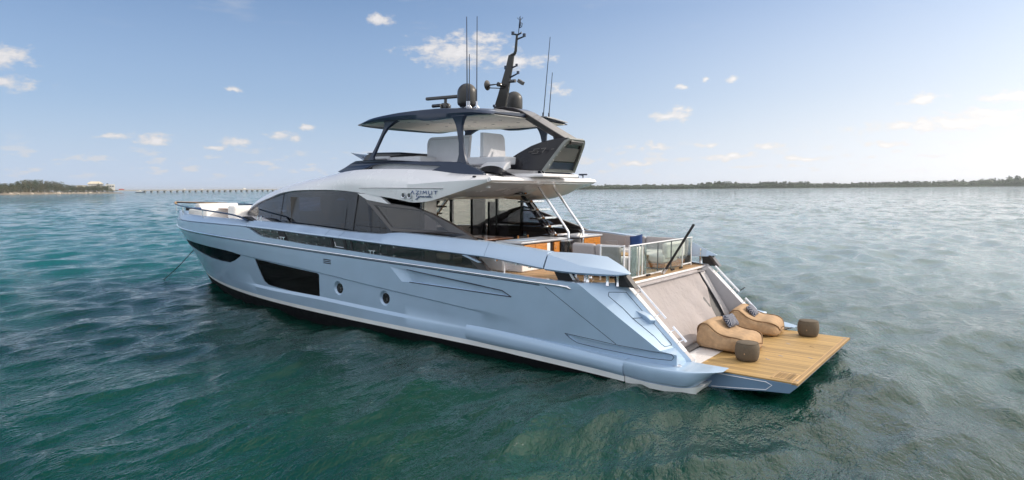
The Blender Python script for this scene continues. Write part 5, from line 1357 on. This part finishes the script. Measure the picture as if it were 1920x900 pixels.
# ------------------------------------------------------------------ far shores
CP = cam.location.copy() if False else Vector((-3.26137, 16.41956, 0))
def far(px, dist):
    a = -yaw - math.atan((px - 960) / 1253.8)
    return CP.x + dist * math.cos(a), CP.y + dist * math.sin(a)
def clump_tree(seed, h, w_, mats, palm=False):
    """trunk, limbs and a crown of many separate leaf clumps with gaps; real height in metres"""
    rg = random.Random(seed); m_ = MB()
    m_.add(*tube([(0, 0, 0), (.1 * w_ * rg.uniform(-.3, .3), 0, h * .35), (0, 0, h * .75)], [h * .03, h * .022, h * .01], 6), 0)
    for k in range(5):
        a = rg.uniform(0, 6.28); r_ = w_ * rg.uniform(.25, .42)
        m_.add(*tube([(0, 0, h * rg.uniform(.2, .4)), (r_ * math.cos(a), r_ * math.sin(a), h * rg.uniform(.55, .85))], [h * .014, h * .005], 5), 0)
    lobes = [(rg.uniform(-.33, .33) * w_, rg.uniform(-.33, .33) * w_, h * rg.uniform(.35, .85), w_ * rg.uniform(.16, .28)) for _ in range(9)]
    for _ in range(300):
        cx_, cy_, cz_, cr_ = rg.choice(lobes)
        d_ = Vector((rg.gauss(0, 1), rg.gauss(0, 1), rg.gauss(0, .8))).normalized() * cr_ * rg.uniform(.6, 1.08)
        c_ = Vector((cx_, cy_, cz_)) + d_
        if c_.z > h: c_.z = h - rg.uniform(0, .1) * h
        s_ = w_ * rg.uniform(.035, .075)
        q = [c_ + Vector((rg.uniform(-1, 1), rg.uniform(-1, 1), rg.uniform(-.7, .7))) * s_ for _ in range(4)]
        m_.add([tuple(p) for p in q], [(0, 1, 2), (0, 2, 3), (0, 3, 1), (1, 3, 2)], 1 + (rg.random() < .35))
    return m_
def plant(name, seed, h, w_, mats):
    m_ = clump_tree(seed, h, w_, mats); o = m_.build(name, mats, None, smooth=0, fix=False); return o
rng = random.Random(11)
# low island to the left
ipx = list(range(-260, 236, 12))
m_ = MB(); secs = []
for px in ipx:
    t = (px + 20) / 240
    e = max(.0, min(1, (228 - px) / 70)); hh = 5.0 * e * (.55 + .45 * math.sin(1.1 + px * .017)**2)
    d0 = 1150 + 1.2 * max(0, px) + (30 if px < 0 else 0)
    secs.append([far(px, d0 + dd) + (zz,) for dd, zz in ((-6, -.6), (0, .35), (7, .9 * e + .2), (16, hh * .5 + .4), (40, hh + .5), (110, hh + 1.0), (170, -.6))])
v, f = loft(secs, closed=False); isl = mk('island_ground', v, f, 'sand', None, smooth=60); tag(isl, kind='structure')
protos = [plant('shore_tree', 20 + k, 7.0, 9.0, ['bark', ('leaf_dark', 'leaf_olive', 'leaf_green')[k % 3], ('leaf_olive', 'leaf_dark', 'leaf_dark')[k % 3]]) for k in range(5)]
hill = smooth_tab([(-260, 350), (-60, 350), (0, 345.5), (20, 346.5), (35, 344), (55, 341), (72, 340.5), (85, 342), (98, 342.5), (112, 343), (125, 348), (140, 349), (150, 349), (165, 350), (180, 348), (192, 345), (203, 349), (212, 353), (222, 357)])
cnt = 0
def put_tree(o, px, dist, z0, h, w_, label, grp, proto_h=7.0, proto_w=9.0):
    global cnt
    c = o.copy(); COL.objects.link(c)
    x, y = far(px, dist); c.location = (x, y, z0); c.rotation_euler = (0, 0, rng.uniform(0, 6.28)); c.scale = (w_ / proto_w, w_ / proto_w * rng.uniform(.85, 1.1), h / proto_h)
    tag(c, label, 'tree', grp); cnt += 1
    return c
for rowi, (dd, k_) in enumerate(((14, .42), (30, .72), (52, 1.0), (60, .97))):
    px = -70 + rowi * 3
    while px < 217 + rowi * 2:
        d0 = 1150 + 1.2 * max(0, px) + (30 if px < 0 else 0) + dd
        ztop = 4.3 + (359.5 - .0065 * px - hill(px)) * d0 / 1254
        zt = ztop * k_ * rng.uniform(.86, 1.04); z0 = .6 + 3.0 * min(1, dd / 40)
        h = max(2.2, zt - z0)
        if px > 207: h = min(h, 6.0)
        put_tree(rng.choice(protos), px, d0 + rng.uniform(-4, 4), z0, h, rng.uniform(9, 14) * (.75 if k_ < .6 else 1), 'bushy olive green tree on the low island at the left', 'trees on the low island')
        px += rng.uniform(5.5, 8.5) * (1.0 if rowi else 1.15)
for o in protos: bpy.data.objects.remove(o)
# pale boulders along the beach
def rockmesh(seed):
    bm = bmesh.new(); bmesh.ops.create_icosphere(bm, subdivisions=2, radius=1); rg = random.Random(seed)
    for v_ in bm.verts: v_.co *= rg.uniform(.75, 1.1); v_.co.z *= .7
    me_ = bpy.data.meshes.new('boulder'); bm.to_mesh(me_); bm.free(); me_.materials.append(M['rock']); return me_
rk = [rockmesh(s_) for s_ in range(3)]
for k, px in enumerate((22, 34, 62, 88, 104, 112, 118, 124, 132, 140, 150, 156, 163, 171, 186, 196)):
    d0 = 1150 + 1.2 * px + rng.uniform(4, 9); o = bpy.data.objects.new('boulder', rk[k % 3]); COL.objects.link(o)
    x, y = far(px, d0); o.location = (x, y, 1.2); s_ = rng.uniform(1.6, 3.4); o.scale = (s_ * 1.5, s_, s_); o.rotation_euler = (0, 0, rng.uniform(0, 6)); tag(o, 'pale boulder on the island beach below the trees', 'boulder', 'boulders on the island beach')
# two pale buildings on the island
def at_far(name, px, dist, z, label, cat):
    x, y = far(px, dist); o = tag(empty(name, (x, y, z), -yaw - math.atan((px - 960) / 1253.8) + math.pi), label, cat); return o
b1 = at_far('beach_building', 182, 1440, 4.0, 'cream building with stepped hipped roof rising behind the island trees', 'building')
mk('wall', *box((0, 0, 5.0), (12, 17, 8.4)), 'bldg_white', b1); 
v, f = loft([[(-7 + i, -10 + i, z), (-7 + i, 10 - i, z), (7 - i, 10 - i, z), (7 - i, -10 + i, z)] for i, z in ((0, 9.21), (1.8, 10.6), (3.2, 11.6), (5, 12.4))]); mk('roof', v, f, 'bldg_roof', b1, smooth=0)
v, f = loft([[(-4, -22, z), (-4, -9, z), (4, -9, z), (4, -22, z)] for z in (.8, 7.6)]); mk('annex', v, f, 'bldg_roof', b1, smooth=0)
b2 = at_far('office_block', 210, 1460, 4.0, 'square white flat-roofed block at the right end of the island', 'building')
mk('wall', *box((0, 0, 4.6), (9, 12.2, 9.2)), 'bldg_white', b2)
for y in (-3.1, 0.2, 3.4): mk('window', *box((4.55, y, 6.6), (.12, 2.4, 1.5)), 'bldg_glass', b2)
mk('roof_plant', *box((-1, -3.5, 9.8), (2, 2.2, 1.2)), 'bldg_glass', b2)
b1.scale = (1.3, 1.3, 1.45); b2.scale = (1.25, 1.25, 1.4)
# long low causeway bridge
br_ = tag(empty('causeway_bridge', far(360, 2000) + (0,)), 'long low concrete causeway bridge on the horizon at left', 'bridge')
bx0, by0 = far(222, 1950); bx1, by1 = far(700, 2350)
L = math.hypot(bx1 - bx0, by1 - by0); ang = math.atan2(by1 - by0, bx1 - bx0)
br_.location = (bx0, by0, 0); br_.rotation_euler = (0, 0, ang)
mk('deck', *box((L / 2, 0, 5.2), (L, 12, 1.8)), 'concrete', br_, smooth=0)
for y in (-5.4, 5.4): mk('parapet', *box((L / 2, y, 6.5), (L, .3, .8)), 'concrete', br_, smooth=0)
npier = int(L / 16.5); pm_ = None
for k in range(1, min(npier, 90)):
    if k < 4: continue
    if pm_ is None:
        v, f = box((0, 0, 1.9), (2.8, 9, 4.8)); pm_ = mk('pier', v, f, 'concrete', br_, smooth=0); o = pm_
    else:
        o = pm_.copy(); COL.objects.link(o); o.parent = br_
    o.location = (k * 16.5, 0, 0)
def on_bridge(px, z=6.1):
    # walk along the deck until it lies under that pixel
    best = min(range(0, 1000), key=lambda i: abs((lambda X, Yy: 960 + 1253.8 * math.tan(-yaw - math.atan2(Yy - CP.y, X - CP.x)) - px)(bx0 + (bx1 - bx0) * i / 1000, by0 + (by1 - by0) * i / 1000)))
    return bx0 + (bx1 - bx0) * best / 1000, by0 + (by1 - by0) * best / 1000, z
def vehicle(name, px, l_, h, mat, label, cat):
    t = tag(empty(name, on_bridge(px), ang), label, cat)
    mk('body', *box((0, 0, h * .55 + .3), (l_, 2.2, h)), mat, t, bevel=.15); mk('cab', *box((l_ * .62, 0, h * .45 + .3), (l_ * .24, 2.1, h * .8)), mat, t, bevel=.15)
    for x in (-.3, .55): mk('wheel', *box((x * l_, 0, .35), (.8, 2.0, .7)), 'matt_black', t)
vehicle('lorry', 230, 10, 3.0, 'red_paint', 'red lorry at the island end of the causeway bridge', 'lorry')
vehicle('van', 460, 6.5, 3.8, 'bldg_white', 'white van crossing the causeway bridge near the yacht bow', 'van')
vehicle('van', 348, 5.5, 2.4, 'bldg_white', 'white van halfway along the causeway bridge', 'van')
vehicle('van', 380, 5.5, 2.1, 'bldg_white', 'small white van ahead of another on the bridge', 'van')
wb = at_far('work_boat', 264, 1800, 0, 'white work boat with dark hull moored before the causeway bridge', 'boat')
wb.rotation_euler = (0, 0, wb.rotation_euler.z + math.pi / 2); wb.scale = (1.4, 1.4, 1.3)
v, f = loft([[(x, -w_, .2), (x, w_, .2), (x, w_ + .3, 1.5 + b), (x, -w_ - .3, 1.5 + b)] for x, w_, b in ((-6, 1.8, 0), (0, 2, 0), (4, 1.5, .2), (6.4, .2, .6))]); mk('boat_hull', v, f, 'navy', wb)
mk('cabin', *box((-.5, 0, 2.4), (8, 3.2, 1.7)), 'bldg_white', wb, bevel=.1); mk('wheelhouse', *box((1.2, 0, 3.9), (3, 2.6, 1.3)), 'bldg_white', wb, bevel=.1)
m_ = MB(); m_.add(*tube([(0, 0, 4.4), (0, 0, 6.6)], .08, 6)); m_.build('mast', 'bldg_white', wb)
# wooded shore to the right: one belt of mangroves with taller trees rising from it
spx = list(range(1010, 2300, 10))
sd_ = smooth_tab([(1010, 1750), (1100, 1780), (1300, 1850), (1500, 2000), (1700, 2300), (1920, 2700), (2300, 2800)])
sh = smooth_tab([(1010, 10.5), (1060, 11.0), (1120, 11.3), (1200, 12.0), (1260, 11.8), (1320, 14.5), (1350, 16.5), (1400, 14), (1450, 15.5), (1500, 15.5), (1560, 12.5), (1640, 14), (1720, 16.5), (1780, 19), (1830, 21), (1870, 27.0), (1920, 32), (2300, 30)])
m_ = MB(); secs = [[far(px, sd_(px) + dd) + (zz,) for dd, zz in ((-3, -.5), (0, .25), (60, 1.2), (150, .8), (200, -.5))] for px in spx]
v, f = loft(secs, closed=False); tag(mk('shore_ground', v, f, 'sand', None, smooth=60), kind='structure')
m_ = MB()
for k in range(15000):
    px = rng.uniform(1012, 2200) if k % 5 else rng.uniform(1012, 1930)
    d = rng.random()**1.3 * 50; hmax = sh(px) * (.55 + .45 * min(1, d / 22)) * (.90 + .10 * math.sin(px * .11) + .08 * math.sin(px * .37) + .08 * math.sin(px * .83 + 1))
    z = .5 + (hmax - .5) * (1 - rng.random()**2.2)
    x, y = far(px + rng.uniform(-2, 2), sd_(px) + d)
    s_ = rng.uniform(.9, 2.1)
    q = [Vector((x, y, z)) + Vector((rg[0] * s_ * 1.25, rg[1] * s_ * 1.25, rg[2] * s_ * .75)) for rg in ((1, rng.uniform(-.3, .3), 0), (-.5, .87, rng.uniform(-.3, .3)), (-.5, -.87, 0), (rng.uniform(-.4, .4), rng.uniform(-.4, .4), 1), (0, 0, -.6))]
    m_.add([tuple(p) for p in q], [(0, 1, 3), (1, 2, 3), (2, 0, 3), (1, 0, 4), (2, 1, 4), (0, 2, 4)], int(rng.random() < .3))
core = []
for px in range(1012, 2200, 3):
    hm_ = sh(px) * (.80 + .10 * math.sin(px * .11) + .06 * math.sin(px * .37) + rng.uniform(-.05, .05))
    core.append([far(px, sd_(px) + dd) + (zz,) for dd, zz in ((2, .3), (5, hm_ * .45), (14, hm_ * .8), (26, hm_), (60, hm_), (62, .3))])
m_.add(*loft(core), 0)
o = m_.build('mangrove_belt', ['mangrove', 'leaf_dark'], None, smooth=0, fix=False); tag(o, 'continuous dark belt of mangroves along the far right shore', 'mangroves', kind='stuff')
def thin_tree(seed, h, w_):
    rg = random.Random(seed); m_ = MB()
    for s_ in range(2):
        dx = rg.uniform(-.12, .12) * w_; m_.add(*tube([(dx * .3, 0, 0), (dx, 0, h * .9)], [h * .018, h * .006], 5), 0)
    for _ in range(150):
        t_ = rg.uniform(.35, 1.0); r_ = w_ * .5 * (1.05 - t_)**.4 * rg.random()**.5; a = rg.uniform(0, 6.28)
        c_ = Vector((r_ * math.cos(a), r_ * math.sin(a), h * t_)); s_ = w_ * rg.uniform(.06, .12)
        q = [c_ + Vector((rg.uniform(-1, 1), rg.uniform(-1, 1), rg.uniform(-.8, 1))) * s_ for _ in range(4)]
        m_.add([tuple(p) for p in q], [(0, 1, 2), (0, 2, 3), (0, 3, 1), (1, 3, 2)], 1)
    return m_.build('tall_tree', ['bark', 'leaf_dark' if seed % 2 else 'mangrove'], None, smooth=0, fix=False)
protos = [thin_tree(40 + k, 10, 6) for k in range(5)]
for k in range(150):
    px = rng.choice([rng.uniform(1075, 1900), rng.gauss(1350, 22), rng.gauss(1450, 25), rng.gauss(1700, 60), rng.gauss(1630, 70)])
    if px > 1905 or px < 1070: continue
    hh = sh(px) * rng.uniform(.95, 1.22)
    put_tree(rng.choice(protos), px, sd_(px) + rng.uniform(14, 48), .6, hh, rng.uniform(8, 14), 'slender tree rising above the mangroves on the far shore', 'taller trees on the right shore', 10, 6)
for o in protos: bpy.data.objects.remove(o)

# ------------------------------------------------------------------ water: one sheet to the horizon, real waves near, finer ripples in the shader
def water():
    rg = np.random.default_rng(7)
    r = [3.0]
    while r[-1] < 30000:
        q = r[-1]; r.append(q * (1.0062 if q < 120 else 1.009 if q < 600 else 1.03))
    r = np.array(r)
    a0 = -yaw
    th = np.concatenate([np.linspace(-math.pi, -R(56), 70)[:-1], np.linspace(-R(56), R(56), 820), np.linspace(R(56), math.pi, 70)[1:-1]]) + a0
    RR, TT = np.meshgrid(r, th, indexing='ij')
    X = CP.x + RR * np.cos(TT); Yy = CP.y + RR * np.sin(TT)
    Z = np.zeros_like(X); DX = np.zeros_like(X); DY = np.zeros_like(X)
    spacing = np.maximum(RR * .0062, RR * R(112) / 820)
    main = math.atan2(-.35, -1.0)
    for k in range(90):
        lam = .40 * (9.0 / .40)**(k / 89.0) * rg.uniform(.92, 1.08)
        d_ = main + rg.normal(0, .62)
        amp = .0072 * lam**.95 * (1.0 if lam < 3.2 else (3.2 / lam)**1.35) * rg.uniform(.6, 1.3)
        kk = 2 * math.pi / lam; ph = rg.uniform(0, 6.283)
        fade = np.clip((lam / spacing - 2.5) / 3.0, 0, 1)
        if fade.max() <= 0: continue
        arg = kk * (X * math.cos(d_) + Yy * math.sin(d_)) + ph
        grp = .65 + .5 * np.sin((X * .9 + Yy * .6) / (2.3 * lam + 3) + k) * np.sin((X * -.5 + Yy * .8) / (2.9 * lam + 2) + 2 * k)
        A_ = amp * fade * grp
        Z += A_ * np.cos(arg); s_ = np.sin(arg) * A_ * .85
        DX -= s_ * math.cos(d_); DY -= s_ * math.sin(d_)
    co = np.stack([X + DX, Yy + DY, Z], -1).reshape(-1, 3)
    nr, nt = X.shape
    i = np.arange(nr - 1)[:, None] * nt; j = np.arange(nt)[None, :]; j2 = (j + 1) % nt
    quads = np.stack([i + j, i + nt + j, i + nt + j2, i + j2], -1).reshape(-1, 4)
    nv = len(co); co = np.vstack([co, [[CP.x, CP.y, 0]]])
    tri = np.stack([np.full(nt, nv), np.arange(nt), (np.arange(nt) + 1) % nt], -1)
    me_ = bpy.data.meshes.new('sea')
    nl = quads.size + tri.size
    me_.vertices.add(len(co)); me_.vertices.foreach_set('co', co.astype(np.float32).ravel())
    me_.loops.add(nl); me_.loops.foreach_set('vertex_index', np.concatenate([quads.ravel(), tri.ravel()]).astype(np.int32))
    me_.polygons.add(len(quads) + len(tri))
    ls = np.concatenate([np.arange(len(quads)) * 4, len(quads) * 4 + np.arange(len(tri)) * 3]).astype(np.int32)
    me_.polygons.foreach_set('loop_start', ls)
    me_.polygons.foreach_set('use_smooth', np.ones(len(ls), bool))
    me_.update(calc_edges=True)
    o = bpy.data.objects.new('sea_water', me_); COL.objects.link(o); tag(o, kind='structure')
    m = bpy.data.materials.new('sea_water'); m.use_nodes = True; k = NT(m.node_tree); b = m.node_tree.nodes['Principled BSDF']
    tc = k.n('ShaderNodeTexCoord').outputs['Object']
    big = k.noise(k.vec('MULTIPLY', tc, (.05, .12, .1)), .8, 4, .55)
    pos = k.n('ShaderNodeNewGeometry')
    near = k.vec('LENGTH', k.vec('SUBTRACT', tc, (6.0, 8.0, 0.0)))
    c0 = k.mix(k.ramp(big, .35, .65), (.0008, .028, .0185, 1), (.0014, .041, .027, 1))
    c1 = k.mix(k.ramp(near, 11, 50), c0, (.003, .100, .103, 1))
    # body colour paled to starboard in place of the silver sky sheen
    sheen_side = k.vec('DOT_PRODUCT', k.vec('SUBTRACT', tc, (-2.0, 6.0, 0.0)), (-.55, -.83, 0.0))
    k.l(k.mix(k.ramp(k.math('ADD', sheen_side, k.math('MULTIPLY', big, 10.0)), 5, 40), c1, (.15, .215, .215, 1)), b.inputs['Base Color'])
    b.subsurface_method = 'BURLEY'; b.inputs['Subsurface Weight'].default_value = 1.0
    b.inputs['Subsurface Radius'].default_value = (.6, 1.6, 1.4); b.inputs['Subsurface Scale'].default_value = .55
    b.inputs['Roughness'].default_value = .05; b.inputs['IOR'].default_value = 1.333; b.inputs['Specular IOR Level'].default_value = .5
    rot = k.n('ShaderNodeVectorRotate', rotation_type='Z_AXIS'); k.l(tc, rot.inputs['Vector']); rot.inputs['Angle'].default_value = -main
    st = k.vec('MULTIPLY', rot.outputs[0], (1.0, .42, 1))
    n1 = k.noise(st, 1.9, 3, .6, .3); n2 = k.noise(st, 7.5, 3, .62, .4); n3 = k.noise(rot.outputs[0], .45, 2, .5); n4 = k.noise(st, 24, 2, .6)
    rid = k.math('SUBTRACT', 1.0, k.math('ABSOLUTE', k.math('MULTIPLY', k.math('SUBTRACT', n2, .5), 2.4)))
    def slopes(v_, sc_, kk_, det):
        t_ = k.n('ShaderNodeTexNoise'); k.l(v_, t_.inputs['Vector']); t_.inputs['Scale'].default_value = sc_; t_.inputs['Detail'].default_value = det; t_.inputs['Roughness'].default_value = .6
        return k.vec('MULTIPLY', k.vec('SUBTRACT', t_.outputs['Color'], (.5, .5, .5)), (kk_, kk_, 0))
    cdist = k.vec('LENGTH', k.vec('SUBTRACT', tc, (-3.3, 16.4, 0)))
    far_ = k.ramp(cdist, 14, 160)
    sl = k.vec('ADD', slopes(st, 1.1, .55, 3), slopes(st, .33, .45, 2))
    sl = k.vec('SCALE', sl); sl.node.inputs['Scale'].default_value = 1; k.l(k.math('ADD', .34, k.math('MULTIPLY', far_, 2.1)), sl.node.inputs['Scale'])
    h = k.math('ADD', k.math('MULTIPLY', n1, .20), k.math('ADD', k.math('ADD', k.math('MULTIPLY', rid, .042), k.math('MULTIPLY', n4, .018)), k.math('MULTIPLY', n3, .30)))
    bp = k.n('ShaderNodeBump'); bp.inputs['Strength'].default_value = .85; bp.inputs['Distance'].default_value = .55
    k.l(h, bp.inputs['Height']); k.l(k.vec('NORMALIZE', k.vec('ADD', bp.outputs[0], sl)), b.inputs['Normal'])
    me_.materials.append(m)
    return o
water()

# ------------------------------------------------------------------ sea haze that pales the far shores
hm = bpy.data.materials.new('haze'); hm.use_nodes = True; hm.node_tree.nodes.clear(); hk = NT(hm.node_tree)
pv = hk.n('ShaderNodeVolumePrincipled'); pv.inputs['Color'].default_value = (.90, .94, 1.0, 1); pv.inputs['Density'].default_value = .00008; pv.inputs['Anisotropy'].default_value = .3
ho = hk.n('ShaderNodeOutputMaterial'); hk.l(pv.outputs[0], ho.inputs['Volume'])
M['haze'] = hm
tag(mk('haze', *box((0, 0, 21.0), (62000, 62000, 44.0)), 'haze', None, smooth=0), kind='stuff')
